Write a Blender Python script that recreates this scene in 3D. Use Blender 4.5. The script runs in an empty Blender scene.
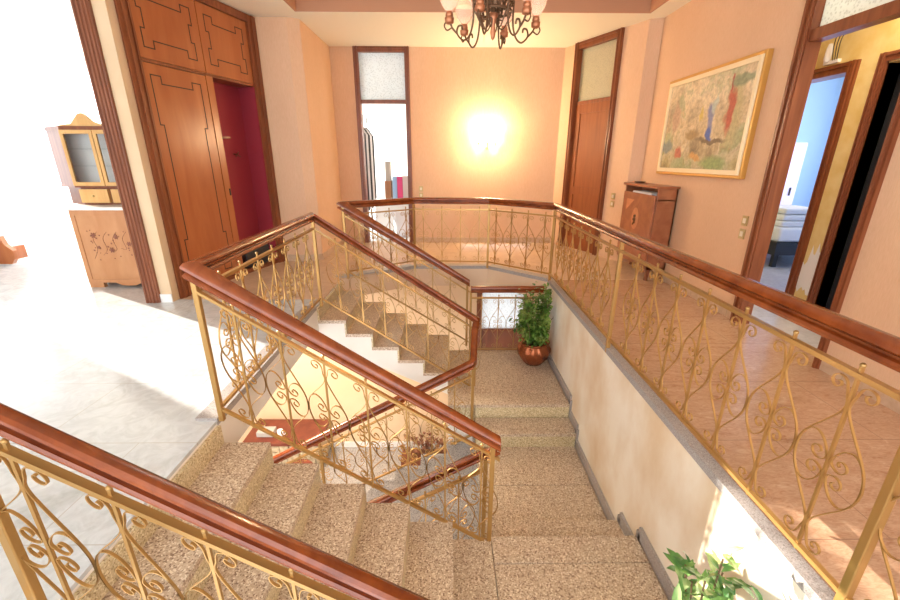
import bpy, math, random
from mathutils import Vector, Matrix
random.seed(7)
C = bpy.context.scene.collection
scene = bpy.context.scene
R = math.radians

# ------------------------------------------------------------------ camera
cd = bpy.data.cameras.new('camera')
cd.sensor_width = 36; cd.lens = 411/900*36; cd.clip_start = .02; cd.clip_end = 200
cam = bpy.data.objects.new('camera', cd); C.objects.link(cam)
pt, yw, rl = R(18.95), R(.65), R(.15)
F = Vector((math.sin(yw)*math.cos(pt), math.cos(yw)*math.cos(pt), -math.sin(pt)))
Rt = Vector((math.cos(yw), -math.sin(yw), 0)); Up = Rt.cross(F)
R2 = Rt*math.cos(rl)+Up*math.sin(rl); U2 = Up*math.cos(rl)-Rt*math.sin(rl)
cam.matrix_world = Matrix(((R2.x, U2.x, -F.x, 0), (R2.y, U2.y, -F.y, 0), (R2.z, U2.z, -F.z, 1.45), (0, 0, 0, 1)))
scene.camera = cam
# ------------------------------------------------------------------ light
w = bpy.data.worlds.new('sky'); scene.world = w; w.use_nodes = True
bg = w.node_tree.nodes['Background']; bg.inputs[0].default_value = (.95, .97, 1, 1); bg.inputs[1].default_value = 2.0

def lamp(name, kind, loc, energy, col=(1, 1, 1), size=None, size_y=None, look=None, radius=None):
    l = bpy.data.lights.new(name, kind); l.energy = energy; l.color = col
    if size: l.shape = 'RECTANGLE'; l.size = size; l.size_y = size_y or size
    if radius is not None: l.shadow_soft_size = radius
    o = bpy.data.objects.new(name, l); C.objects.link(o); o.location = loc
    if look is not None:
        o.rotation_euler = Vector(look).to_track_quat('-Z', 'Y').to_euler()
    return o
sun = lamp('sun', 'SUN', (-8, 7, 4), 10, (1, .93, .82), look=(.86, -.5, -.25)); sun.data.angle = R(.6)
lamp('left_window_daylight', 'AREA', (-5.3, 8.7, 1.6), 280, (.93, .97, 1), 3.0, 2.6, look=(0, -1, -.05))
lamp('study_window_daylight', 'AREA', (-3.0, 9.2, 1.7), 90, (1, .99, .97), 1.8, 2.0, look=(1, 0, 0))
lamp('bedroom_window_daylight', 'AREA', (7.6, 6.4, 1.6), 55, (.56, .64, 1), 2.0, 2.0, look=(-1, 0, 0))
lamp('corridor_ceiling_light', 'AREA', (3.3, 3.4, 3.08), 13, (1, .88, .6), .5, .5, look=(0, 0, -1))
lamp('lower_hall_ceiling_light', 'AREA', (-2.3, 4.3, -.36), 70, (1, .82, .62), .9, .9, look=(0, 0, -1))
lamp('lower_entrance_daylight', 'AREA', (.9, 7.3, -.9), 5, (.85, .92, 1), 1.2, 2.0, look=(0, -1, 0))
scene.view_settings.view_transform = 'Standard'; scene.view_settings.look = 'None'
scene.view_settings.exposure = 1.0; scene.view_settings.gamma = 1
scene.view_settings.use_curve_mapping = False

# ------------------------------------------------------------------ materials
def mat(name, col, rough=.5, metal=0, **kw):
    m = bpy.data.materials.new(name); m.use_nodes = True
    b = m.node_tree.nodes['Principled BSDF']
    b.inputs['Base Color'].default_value = (*col, 1); b.inputs['Roughness'].default_value = rough
    b.inputs['Metallic'].default_value = metal
    for k, v in kw.items(): b.inputs[k.replace('_', ' ')].default_value = v
    return m
def nodes(m):
    nt = m.node_tree; return nt, nt.nodes, nt.links, nt.nodes['Principled BSDF']
def coord(m, scale=(1, 1, 1), rot=(0, 0, 0)):
    nt, N, L, b = nodes(m)
    tc = N.new('ShaderNodeTexCoord'); mp = N.new('ShaderNodeMapping')
    mp.inputs['Scale'].default_value = scale; mp.inputs['Rotation'].default_value = rot
    L.new(tc.outputs['Object'], mp.inputs[0]); return mp.outputs[0]
def noise(m, vec, scale, detail=3, rough=.5, dist=0):
    nt, N, L, b = nodes(m); n = N.new('ShaderNodeTexNoise')
    n.inputs['Scale'].default_value = scale; n.inputs['Detail'].default_value = detail
    n.inputs['Roughness'].default_value = rough; n.inputs['Distortion'].default_value = dist
    L.new(vec, n.inputs['Vector']); return n.outputs['Fac']
def ramp(m, fac, stops, const=False):
    nt, N, L, b = nodes(m); r = N.new('ShaderNodeValToRGB'); cr = r.color_ramp
    if const: cr.interpolation = 'CONSTANT'
    while len(cr.elements) < len(stops): cr.elements.new(.5)
    for e, (p, c) in zip(cr.elements, stops): e.position = p; e.color = (*c, 1)
    L.new(fac, r.inputs[0]); return r.outputs[0]
def mix(m, fac, a, b_, mode='MIX'):
    nt, N, L, b = nodes(m); x = N.new('ShaderNodeMix'); x.data_type = 'RGBA'; x.blend_type = mode
    for s, v in ((0, fac), (6, a), (7, b_)):
        if isinstance(v, (int, float)): x.inputs[s].default_value = v
        elif isinstance(v, tuple): x.inputs[s].default_value = (*v, 1)
        else: L.new(v, x.inputs[s])
    return x.outputs[2]
def math_(m, op, a, b_=0.):
    nt, N, L, b = nodes(m); x = N.new('ShaderNodeMath'); x.operation = op
    for s, v in ((0, a), (1, b_)):
        if isinstance(v, (int, float)): x.inputs[s].default_value = v
        else: L.new(v, x.inputs[s])
    return x.outputs[0]
def setcol(m, out): nt, N, L, b = nodes(m); L.new(out, b.inputs['Base Color'])
def bump(m, fac, strength=.1, dist=.01):
    nt, N, L, b = nodes(m); n = N.new('ShaderNodeBump'); n.inputs['Strength'].default_value = strength
    n.inputs['Distance'].default_value = dist; L.new(fac, n.inputs['Height']); L.new(n.outputs[0], b.inputs['Normal'])

def two(name, a, b_, scale, rough=.5, detail=4, stretch=(1, 1, 1), lo=.35, hi=.65, dist=0, **kw):
    m = mat(name, a, rough, **kw); f = noise(m, coord(m, stretch), scale, detail, .55, dist)
    setcol(m, ramp(m, f, [(lo, a), (hi, b_)])); return m
def wood(name, a, b_, rough=.3, stretch=(9, 9, .8), scale=2.2, **kw):
    return two(name, a, b_, scale, rough, 5, stretch, .3, .7, .6, **kw)
M = {}
def wallpaper(name, a, b_):
    m = mat(name, a, .75); v = coord(m, (1, 1, .5)); f = noise(m, v, 1.6, 4); g = noise(m, coord(m, (60, 60, 6)), 3, 2)
    c = ramp(m, f, [(.3, a), (.7, b_)]); setcol(m, mix(m, .10, c, ramp(m, g, [(.3, (.45, .3, .2)), (.7, (1, .85, .7))])))
    bump(m, g, .08, .003); return m
M['wall'] = wallpaper('salmon_wallpaper', (.69, .42, .25), (.75, .48, .30))
M['yellow'] = two('yellow_wallpaper', (.76, .56, .20), (.84, .68, .32), 5, .7)
M['plaster'] = two('cream_plaster', (.72, .55, .36), (.90, .83, .71), 1.6, .45, 7, (1, 1, .6), .36, .58)
M['strip'] = two('beige_wall_end', (.66, .48, .30), (.70, .53, .35), 2, .7)
M['white'] = two('white_plaster', (.80, .75, .68), (.86, .82, .76), 2, .7)
M['fascia'] = two('beige_fascia', (.66, .47, .32), (.72, .54, .38), 2, .7)
M['hall_cream'] = two('yellow_cream_wall', (.80, .58, .37), (.84, .63, .42), 1.2, .7)
M['ceil'] = mat('ceiling_cream', (.84, .78, .64), .8)
M['tray'] = mat('ceiling_tray_rose', (.50, .25, .14), .7)
M['blue'] = mat('light_blue_wall', (.42, .62, .84), .7)
M['room_white'] = mat('white_room_wall', (.86, .85, .83), .8)
M['frame'] = wood('dark_red_wood', (.16, .045, .02), (.28, .09, .04), .32)
M['frame2'] = wood('mid_red_wood', (.17, .042, .014), (.28, .085, .03), .35)
M['ward'] = wood('cherry_veneer', (.36, .10, .03), (.46, .155, .05), .28, (4, 4, .6), 1.6)
M['door'] = wood('oak_red_door', (.22, .055, .012), (.30, .085, .02), .6)
M['rail'] = wood('handrail_mahogany', (.15, .026, .005), (.29, .066, .013), .22, (6, 6, 6), 1.5, Coat_Weight=.35, Coat_Roughness=.1)
M['inlay'] = mat('dark_inlay_line', (.05, .02, .012), .5)
M['maroon'] = mat('maroon_lining', (.30, .022, .04), .7)
M['gold'] = two('gold_painted_iron', (.52, .30, .10), (.66, .42, .17), 18, .34, metallic=0) if False else mat('gold_painted_iron', (.46, .27, .09), .3, .6)
M['bronze'] = mat('dark_bronze', (.16, .09, .05), .4, .7)
M['copper_dull'] = mat('dull_copper', (.45, .18, .09), .35, .7)
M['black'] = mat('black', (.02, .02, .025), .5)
M['marble_white'] = two('white_marble', (.80, .79, .78), (.90, .89, .88), 6, .2)
M['cloth'] = mat('white_linen', (.85, .84, .86), .9)
M['grey'] = mat('grey_card', (.45, .44, .42), .7)
M['brass'] = mat('brass_plate', (.55, .42, .20), .3, .6)
M['ivory'] = mat('ivory_plastic', (.78, .70, .55), .4)

def marble(name, base, vein, dark, jscale, rough, joint=(.45, .43, .40), vdir=(1, 1, 1)):
    m = mat(name, base, rough); v = coord(m, vdir)
    f = noise(m, v, 2.2, 8, .62, 1.4); g = noise(m, v, 7, 6, .6, 2.5)
    c = ramp(m, f, [(.30, dark), (.46, base), (.56, base), (.72, vein)])
    c = mix(m, .35, c, ramp(m, g, [(.35, dark), (.6, vein)]))
    nt, N, L, b = nodes(m); br = N.new('ShaderNodeTexBrick'); br.offset = .5
    br.inputs['Scale'].default_value = 1; br.inputs['Mortar Size'].default_value = .0025
    br.inputs['Brick Width'].default_value = jscale[0]; br.inputs['Row Height'].default_value = jscale[1]
    L.new(coord(m), br.inputs['Vector'])
    c = mix(m, br.outputs['Fac'], c, joint); setcol(m, c); return m
M['floor_grey'] = marble('pale_grey_marble', (.57, .60, .63), (.68, .70, .71), (.42, .43, .43), (1.1, .62), .14)
M['floor_pink'] = marble('rose_travertine', (.52, .31, .19), (.64, .45, .31), (.36, .17, .09), (1.2, .62), .22, (.34, .2, .13), (2.2, 6, 2))
M['floor_beige'] = marble('beige_marble', (.57, .39, .26), (.66, .49, .35), (.43, .26, .16), (1.1, .62), .36, (.4, .3, .22))
def granite(name, cols, rough=.32, scale=70):
    m = mat(name, cols[1], rough); v = coord(m)
    nt, N, L, b = nodes(m); vo = N.new('ShaderNodeTexVoronoi'); vo.inputs['Scale'].default_value = scale
    L.new(v, vo.inputs['Vector']); sep = N.new('ShaderNodeSeparateColor'); L.new(vo.outputs['Color'], sep.inputs[0])
    c = ramp(m, sep.outputs[0], [(0, cols[0]), (.16, cols[1]), (.5, cols[2]), (.86, cols[3])], True)
    f = noise(m, v, 2.5, 3)
    c = mix(m, .35, c, mix(m, .5, c, ramp(m, f, [(.3, (.5, .42, .34)), (.7, (1, .95, .85))]), 'MULTIPLY')); setcol(m, c); return m
M['granite'] = granite('brown_granite', [(.27, .17, .11), (.51, .38, .27), (.61, .48, .35), (.82, .71, .56)], .3, 150)
M['granite_riser_lit'] = granite('window_lit_granite', [(.36, .26, .13), (.58, .47, .27), (.68, .57, .36), (.84, .75, .53)], .3, 150)  # same stone as the treads; window light on risers is mixed into the colour
M['granite_grey'] = granite('grey_granite', [(.16, .15, .15), (.38, .37, .38), (.48, .47, .48), (.62, .6, .6)], .32, 170)
M['skirt'] = granite('skirting_granite', [(.26, .23, .22), (.35, .32, .31), (.40, .37, .36), (.47, .44, .43)], .4, 260)

def frosted(name, col, pattern=45):
    m = mat(name, col, .35); nt, N, L, b = nodes(m)
    v = coord(m); vo = N.new('ShaderNodeTexVoronoi'); vo.inputs['Scale'].default_value = pattern; L.new(v, vo.inputs['Vector'])
    c = ramp(m, vo.outputs['Distance'], [(.1, tuple(x*.72 for x in col)), (.5, col)]); setcol(m, c)
    bump(m, vo.outputs['Distance'], .4, .004)
    tr = N.new('ShaderNodeBsdfTranslucent'); L.new(c, tr.inputs[0]); mx = N.new('ShaderNodeMixShader'); mx.inputs[0].default_value = .6
    L.new(b.outputs[0], mx.inputs[1]); L.new(tr.outputs[0], mx.inputs[2]); L.new(mx.outputs[0], N['Material Output'].inputs[0]); return m
M['frost'] = frosted('frosted_glass', (.80, .84, .86), 45)
M['frost_warm'] = frosted('frosted_glass_warm', (.72, .66, .50), 70)
M['sheer'] = frosted('sheer_curtain', (.9, .9, .9), 300)
M['glass'] = mat('clear_glass', (.95, .97, .97), .03, 0, Transmission_Weight=1.0, IOR=1.1)
M['globe'] = mat('peach_glass_globe', (1, .74, .62), .12, 0, Transmission_Weight=.75, IOR=1.15, Emission_Color=(1, .6, .4, 1), Emission_Strength=.12)
M['lit'] = mat('lit_shade', (1, .9, .7), .5, 0, Emission_Color=(1, .83, .55, 1), Emission_Strength=30)
def leafmat(name, a, b_, c_):
    m = mat(name, a, .4); f = noise(m, coord(m), 9, 2); setcol(m, ramp(m, f, [(.35, a), (.5, b_), (.66, c_)])); return m
M['leaf'] = leafmat('mid_green_leaf', (.035, .10, .012), (.10, .22, .03), (.34, .42, .10))
M['leaf2'] = leafmat('bright_green_leaf', (.06, .18, .04), (.17, .34, .08), (.50, .60, .26))
M['stem'] = mat('brown_stem', (.16, .10, .05), .7)
M['soil'] = mat('soil', (.04, .025, .015), .95)

# ------------------------------------------------------------------ mesh helpers
def wloc(o):
    p = Vector((0, 0, 0))
    while o: p += o.location; o = o.parent
    return p
class MB:
    def __init__(s): s.v = []; s.f = []
    def add(s, vs, fs):
        n = len(s.v); s.v += [tuple(v) for v in vs]; s.f += [tuple(i+n for i in f) for f in fs]; return s
    def box(s, a, b):
        x0, y0, z0 = [min(p, q) for p, q in zip(a, b)]; x1, y1, z1 = [max(p, q) for p, q in zip(a, b)]
        return s.prism([(x0, y0), (x1, y0), (x1, y1), (x0, y1)], z0, z1)
    def prism(s, poly, z0, z1):
        n = len(poly)
        ar = sum(poly[i][0]*poly[(i+1) % n][1]-poly[(i+1) % n][0]*poly[i][1] for i in range(n))
        if ar < 0: poly = poly[::-1]
        vs = [(x, y, z0) for x, y in poly]+[(x, y, z1) for x, y in poly]
        fs = [tuple(range(n))[::-1], tuple(range(n, 2*n))]+[(i, (i+1) % n, n+(i+1) % n, n+i) for i in range(n)]
        return s.add(vs, fs)
    def prism_xz(s, poly, y0, y1):      # polygon in x,z extruded along y
        n = len(poly)
        ar = sum(poly[i][0]*poly[(i+1) % n][1]-poly[(i+1) % n][0]*poly[i][1] for i in range(n))
        if ar < 0: poly = poly[::-1]
        vs = [(x, y0, z) for x, z in poly]+[(x, y1, z) for x, z in poly]
        fs = [tuple(range(n)), tuple(range(n, 2*n))[::-1]]+[(i, n+i, n+(i+1) % n, (i+1) % n) for i in range(n)]
        return s.add(vs, fs)
    def obox(s, p, d, n, s0, s1, t0, t1, z0, z1):   # box along the 2-D line p + d*s, thickness t along n
        q = [(p[0]+d[0]*a+n[0]*b, p[1]+d[1]*a+n[1]*b) for a, b in ((s0, t0), (s1, t0), (s1, t1), (s0, t1))]
        return s.prism(q, z0, z1)
    def tube(s, pts, r, n=8, caps=True):
        pts = [Vector(p) for p in pts]; rings = []; prev = None
        rr = r if isinstance(r, (list, tuple)) else [r]*len(pts)
        for i, p in enumerate(pts):
            t = (pts[min(i+1, len(pts)-1)]-pts[max(i-1, 0)]).normalized()
            if prev is None: a = t.orthogonal().normalized()
            else: a = (prev-t*prev.dot(t)).normalized()
            prev = a; b = t.cross(a)
            rings.append([p+(a*math.cos(k*2*math.pi/n)+b*math.sin(k*2*math.pi/n))*rr[i] for k in range(n)])
        vs = [v for g in rings for v in g]; fs = []
        for i in range(len(rings)-1):
            for k in range(n): fs.append((i*n+k, i*n+(k+1) % n, (i+1)*n+(k+1) % n, (i+1)*n+k))
        if caps: fs += [tuple(range(n))[::-1], tuple(range((len(rings)-1)*n, len(rings)*n))]
        return s.add(vs, fs)
    def strap(s, pts, nrm, w, t):   # flat iron strap: w along nrm, t across in the panel
        pts = [Vector(p) for p in pts]; nrm = Vector(nrm); vs = []; fs = []
        for i, p in enumerate(pts):
            tg = (pts[min(i+1, len(pts)-1)]-pts[max(i-1, 0)]).normalized(); b = tg.cross(nrm).normalized()
            for a, c in ((-1, -1), (1, -1), (1, 1), (-1, 1)): vs.append(p+nrm*(a*w/2)+b*(c*t/2))
        m = len(pts)
        for i in range(m-1):
            for k in range(4): fs.append((i*4+k, (i+1)*4+k, (i+1)*4+(k+1) % 4, i*4+(k+1) % 4))
        fs += [(0, 1, 2, 3), (m*4-1, m*4-2, m*4-3, m*4-4)]
        return s.add(vs, fs)
    def lathe(s, prof, c=(0, 0, 0), n=24, swirl=None):
        vs = []; fs = []
        for j, (r, z) in enumerate(prof):
            for k in range(n):
                a = k*2*math.pi/n; q = r
                if swirl: q = r*(1+swirl[1]*math.cos(swirl[0]*a+swirl[2]*z)*swirl[3](j/(len(prof)-1)))
                vs.append((c[0]+q*math.cos(a), c[1]+q*math.sin(a), c[2]+z))
        for j in range(len(prof)-1):
            for k in range(n): fs.append((j*n+k, j*n+(k+1) % n, (j+1)*n+(k+1) % n, (j+1)*n+k))
        fs += [tuple(range(n))[::-1], tuple(range((len(prof)-1)*n, len(prof)*n))]
        return s.add(vs, fs)
    def ball(s, c, r, n=12, sq=1):
        return s.lathe([(max(r*math.sin(i*math.pi/n), 1e-4), -r*sq*math.cos(i*math.pi/n)) for i in range(n+1)], c, 16)
    def build(s, name, m, parent=None, origin=None, smooth=False, label=None, **props):
        o0 = Vector(origin) if origin is not None else (wloc(parent) if parent else Vector((0, 0, 0)))
        me = bpy.data.meshes.new(name); me.from_pydata([tuple(Vector(v)-o0) for v in s.v], [], s.f); me.update()
        if smooth:
            me.polygons.foreach_set('use_smooth', [True]*len(me.polygons))
        o = bpy.data.objects.new(name, me); C.objects.link(o)
        if m: me.materials.append(M[m] if isinstance(m, str) else m)
        if parent: o.parent = parent; o.location = o0-wloc(parent)
        else: o.location = o0
        if label: o['label'] = label
        for k, v in props.items(): o[k] = v
        return o
def smooth_angle(o, ang=40):
    me = o.data; me.polygons.foreach_set('use_smooth', [True]*len(me.polygons)); me.set_sharp_from_angle(angle=R(ang)); return o
def bevel(o, w=.004, seg=2):
    b = o.modifiers.new('edge', 'BEVEL'); b.width = w; b.segments = seg; b.limit_method = 'ANGLE'; return o
def thing(name, label, cat, loc, group=None, kind=None):
    o = bpy.data.objects.new(name, None); C.objects.link(o); o.location = loc; o.empty_display_size = .1
    o['label'] = label; o['category'] = cat
    if group: o['group'] = group
    if kind: o['kind'] = kind
    return o
def struct(name, mb, m, label, cat, parent=None):
    o = mb.build(name, m, parent)
    if parent is None: o['kind'] = 'structure'; o['label'] = label; o['category'] = cat
    return o
def line(p, q):
    d = Vector((q[0]-p[0], q[1]-p[1])); L = d.length; d /= L; return d, Vector((-d.y, d.x)), L
def wall_mb(p, q, th, z0, z1, holes=()):
    d, n, L = line(p, q); mb = MB(); xs = sorted({0, L, *[h[0] for h in holes], *[h[1] for h in holes]}); 
    for a, b in zip(xs, xs[1:]):
        mid = (a+b)/2; hs = sorted([(h[2], h[3]) for h in holes if h[0] < mid < h[1]]); z = z0
        for lo, hi in hs:
            if lo > z: mb.obox(p, d, n, a, b, 0, th, z, lo)
            z = hi
        if z < z1: mb.obox(p, d, n, a, b, 0, th, z, z1)
    return mb
def crom(pts, k=5):
    P = [Vector(p) for p in pts]; out = []
    for i in range(len(P)-1):
        a, b, c, d = P[max(i-1, 0)], P[i], P[i+1], P[min(i+2, len(P)-1)]
        for j in range(k):
            t = j/k
            out.append(.5*((2*b)+(c-a)*t+(2*a-5*b+4*c-d)*t*t+(3*b-a-3*c+d)*t**3))
    return out+[P[-1]]

# ------------------------------------------------------------------ setting: floors and well
ZC = 3.13; RS = .156; TR = .273; XS = -1.34; ZL = -3.28
edge = [(-1.36, 5.08), (-.45, 5.68), (.60, 5.68), (1.30, 5.02)]
struct('floor_left', MB().prism([(-7, -1.5), (XS, -1.5), (XS, 4.25), (-7, 4.25)], -.02, 0), 'floor_grey', 'pale grey veined marble floor of the left landing', 'floor')
struct('floor_left_room', MB().prism([(-7, 4.25), (-3, 4.25), (-3, 8.6), (-7, 8.6)], -.02, 0), 'floor_grey', 'pale marble floor of the bright room behind the left opening', 'floor')
struct('floor_back', MB().prism([(-3, 4.25), (XS, 4.25), (XS, 5.08), (-.45, 5.68), (.60, 5.68), (1.30, 5.02), (1.30, 5.0), (2.9, 5.0), (2.9, 7.6), (-3, 7.6)], -.02, 0), 'floor_beige', 'beige marble floor of the back gallery', 'floor')
struct('floor_right', MB().prism([(1.30, -1.5), (2.9, -1.5), (2.9, 5.0), (1.30, 5.0)], -.02, 0), 'floor_pink', 'rose brown streaked marble floor behind the right railing', 'floor')
struct('floor_front', MB().prism([(XS, -1.5), (1.25, -1.5), (1.25, .3), (XS, .3)], -.02, 0), 'floor_grey', 'marble floor at the near end of the stairwell', 'floor')
struct('floor_study', MB().prism([(-3, 7.6), (1.5, 7.6), (1.5, 10.8), (-3, 10.8)], -.02, 0), 'floor_grey', 'pale floor of the white room behind the back opening', 'floor')
M['floor_lilac'] = marble('cool_marble', (.60, .58, .62), (.70, .68, .72), (.5, .48, .52), (1.1, .62), .2)
struct('floor_corridor', MB().prism([(2.9, 1.5), (8, 1.5), (8, 9), (2.9, 9)], -.02, 0), 'floor_lilac', 'cool grey marble floor of the corridor and bedroom on the right', 'floor')
sl = MB()
struct('floor_slab_left', MB().prism([(-7, -1.5), (XS, -1.5), (XS, 8.6), (-7, 8.6)], -.28, -.02), 'white', 'pale plaster edge of the left floor slab beside the stairwell', 'floor')
sl.prism([(XS, 5.08), (-.45, 5.68), (-.45, 8.6), (XS, 8.6)], -.28, -.02).prism([(-.45, 5.68), (.60, 5.68), (.60, 8.6), (-.45, 8.6)], -.28, -.02)
sl.prism([(.60, 5.68), (1.30, 5.02), (1.42, 5.02), (1.42, 8.6), (.60, 8.6)], -.28, -.02).prism([(1.42, -1.5), (5, -1.5), (5, 8.6), (1.42, 8.6)], -.28, -.02)
sl.prism([(XS, -1.5), (1.25, -1.5), (1.25, .3), (XS, .3)], -.28, -.02)
struct('floor_slab', sl, 'fascia', 'beige plaster edge of the upper floor slab around the stairwell', 'floor')
def curb(name, pts, wd, lab):
    mb = MB()
    for p, q in zip(pts, pts[1:]):
        d, n, L = line(p, q); mb.obox(p, d, n, -.004, L+.004, -.006, wd, -.03, .016)
    struct(name, mb, 'skirt', lab, 'trim')
curb('trim_1', [(XS, 4.0), (XS, 2.06)][::-1], .12, 'grey granite kerb along the left edge of the stairwell')
curb('trim_2', edge, .12, 'granite kerb around the angled back edge of the stairwell')
curb('trim_3', [(1.30, 5.02), (1.30, .3)], .06, 'grey granite kerb on top of the right stairwell wall')
struct('wall_stairwell', wall_mb((1.30, .3), (1.30, 5.02), -.14, ZL, -.02).box((1.30, 5.02, ZL), (1.42, 6.0, -.28)), 'plaster', 'cream plaster wall down the right side of the stairwell', 'wall')
# lower hall
struct('floor_lower', MB().box((-7, -1.5, ZL-.1), (1.39, 7.6, ZL)), 'granite_grey', 'grey speckled floor of the lower hall', 'floor')
struct('wall_lower_back', wall_mb((-7, 5.95), (1.39, 5.95), .12, ZL, -.28, [(7.5, 8.25, ZL, -.42)]), 'hall_cream', 'cream yellow back wall of the lower hall', 'wall')
struct('wall_lower_left', wall_mb((-6.9, -1.5), (-6.9, 5.95), .1, ZL, -.28), 'hall_cream', 'cream left wall of the lower hall', 'wall')
struct('baseboard_lower', MB().box((-6.8, 5.93, ZL), (.5, 5.95, ZL+.1)), 'marble_white', 'pale skirting along the lower hall back wall', 'baseboard')
d = thing('door_3', 'dark framed door with frosted upper panel below the gallery, behind the plant', 'door', (.87, 6.0, ZL), kind='structure')
f = MB(); f.box((.48, 5.93, ZL), (.56, 6.07, -.40)).box((1.20, 5.93, ZL), (1.26, 6.07, -.40)).box((.48, 5.93, -.46), (1.26, 6.07, -.40)); f.build('door_frame', 'frame', d)
MB().box((.56, 5.98, ZL), (1.20, 6.02, -1.13)).build('lower_panel', 'frame', d)
MB().box((.56, 5.975, -1.15), (1.20, 6.025, -1.08)).build('middle_bar', 'frame2', d)
MB().box((.56, 5.99, -1.08), (1.20, 6.01, -.46)).build('frosted_pane', 'frost', d)

# stair flights
def flight(name, label, y0, y1, stringer_y, n, x0, z0, sgn, stringer=True, mt='granite'):
    t = thing(name, label, 'stairs', (x0, (y0+y1)/2, z0))
    for k in range(1, n+1):
        xa, xb = x0+sgn*(k-1)*TR, x0+sgn*k*TR; z = z0-k*RS
        st = MB().box((xa-sgn*.0, y0, z-.035), (xb+sgn*.018, y1, z)).build('step', mt, t)
        MB().box((xa, y0, z), (xa+sgn*.018, y1, z+RS-.035)).build('riser', 'granite_riser_lit' if mt == 'granite' else mt, st)
    if stringer:
        top = [(x0, z0-.1)]; 
        for k in range(1, n+1):
            xa, xb = x0+sgn*(k-1)*TR, x0+sgn*k*TR; z = z0-k*RS-.035; top += [(xa, z), (xb, z)]
        bot = [(x0+sgn*n*TR, z0-(n+1)*RS-.12), (x0, z0-RS-.26)]
        MB().prism_xz(top+bot, stringer_y[0], stringer_y[1]).build('stringer', 'white', t)
    return t
flight('stair_flight', 'near flight of brown speckled granite steps descending from the pale marble landing', .93, 2.06, (.95, 2.05), 5, XS, 0, 1)
flight('stair_flight', 'far flight of granite steps with white stringer, below the back gallery railing', 4.02, 5.06, (4.03, 5.05), 5, XS, 0, 1)
flight('stair_flight', 'granite middle flight with its shade coloured in grey, going down to the lower hall', 2.2, 3.66, (2.22, 3.64), 12, .3, -1.25, -1, True, 'granite_grey')  # grey tone carries the shade on this flight's granite
xl = XS+5*TR
def landing(label, tiles, body):
    t = thing('stair_landing', label, 'landing', (.78, (tiles[0][1]+tiles[0][3])/2, tiles[0][4]))
    MB().box(*body).build('landing_body', 'granite_riser_lit', t)
    for x0, y0, x1, y1, z, nm in tiles:
        bevel(MB().box((x0+.002, y0+.002, z-.035), (x1-.002, y1-.002, z)).build(nm, 'granite', t), .003, 1)
    return t
ln = landing('near granite landing with two steps down to the middle platform',
        [(xl+.275, 1.89, 1.28, 2.09, -.94, 'nosing'), (xl+.275, .3, 1.28, 1.89, -.94, 'slab'), (xl, .3, xl+.275, 2.07, -.94, 'slab'), (.3, 2.09, 1.28, 2.36, -1.096, 'step')],
        ((xl, .3, -1.14), (1.28, 2.07, -.976)))
landing('middle granite platform between the two pairs of steps', [(.3, 2.34, 1.28, 2.87, -1.25, 'slab'), (.3, 2.87, 1.28, 3.39, -1.25, 'slab')], ((.3, 2.072, -1.42), (1.28, 3.658, -1.286)))
lfar = landing('far granite landing under the copper plant pot with two steps',
        [(xl, 3.64, 1.28, 3.90, -.94, 'nosing'), (xl, 3.90, 1.28, 4.92, -.94, 'slab'), (.3, 3.37, 1.28, 3.645, -1.096, 'step')],
        ((xl, 3.66, -1.14), (1.28, 4.92, -.976)))
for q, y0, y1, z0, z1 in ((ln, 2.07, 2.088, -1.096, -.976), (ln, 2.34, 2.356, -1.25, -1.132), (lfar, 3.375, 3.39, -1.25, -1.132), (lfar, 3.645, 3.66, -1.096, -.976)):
    MB().box((.302, y0, z0), (1.278, y1, z1)).build('riser', 'granite_riser_lit', q)
# white side walls under the two landings, facing the middle flight
struct('wall_landing_far', MB().box((xl, 3.665, -1.7), (.29, 3.72, -1.1)), 'white', 'white plaster side below the far landing', 'wall')
struct('wall_landing_near', MB().box((xl, 2.0, -1.7), (.29, 2.065, -1.1)), 'white', 'white plaster side below the near landing', 'wall')
sk = MB()
for y0, y1, z in ((.3, 2.07, -.94), (2.07, 2.34, -1.096), (2.34, 3.39, -1.25), (3.39, 3.66, -1.096), (3.66, 4.92, -.94)):
    sk.box((1.28, y0, z), (1.30, y1, z+.09))
for y, z in ((2.07, -1.096), (2.34, -1.25), (3.39, -1.25), (3.66, -1.096)):
    sk.box((1.28, y-.025, z), (1.30, y+.025, z+.20))
struct('baseboard_stairwell', sk, 'skirt', 'stepped grey granite skirting along the right stairwell wall', 'baseboard')

# ------------------------------------------------------------------ setting: upper walls
def frame(name, m, p, q, s0, s1, z1, wd, t0, t1, parent=None, z0=0, head=True):
    d, n, L = line(p, q); mb = MB()
    for a, b in ((s0, s0+wd), (s1-wd, s1)):
        mb.obox(p, d, n, a, b, t0, t1, z0, z1)
        mb.obox(p, d, n, a+wd*.12, a+wd*.3, t0-.012, t0, z0, z1).obox(p, d, n, a+wd*.62, a+wd*.88, t0-.018, t0, z0, z1)
    if head:
        mb.obox(p, d, n, s0+wd, s1-wd, t0, t1, z1-wd, z1); mb.obox(p, d, n, s0+wd, s1-wd, t0-.015, t0, z1-wd*.4, z1-wd*.15)
    return mb.build(name, m, parent)
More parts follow.
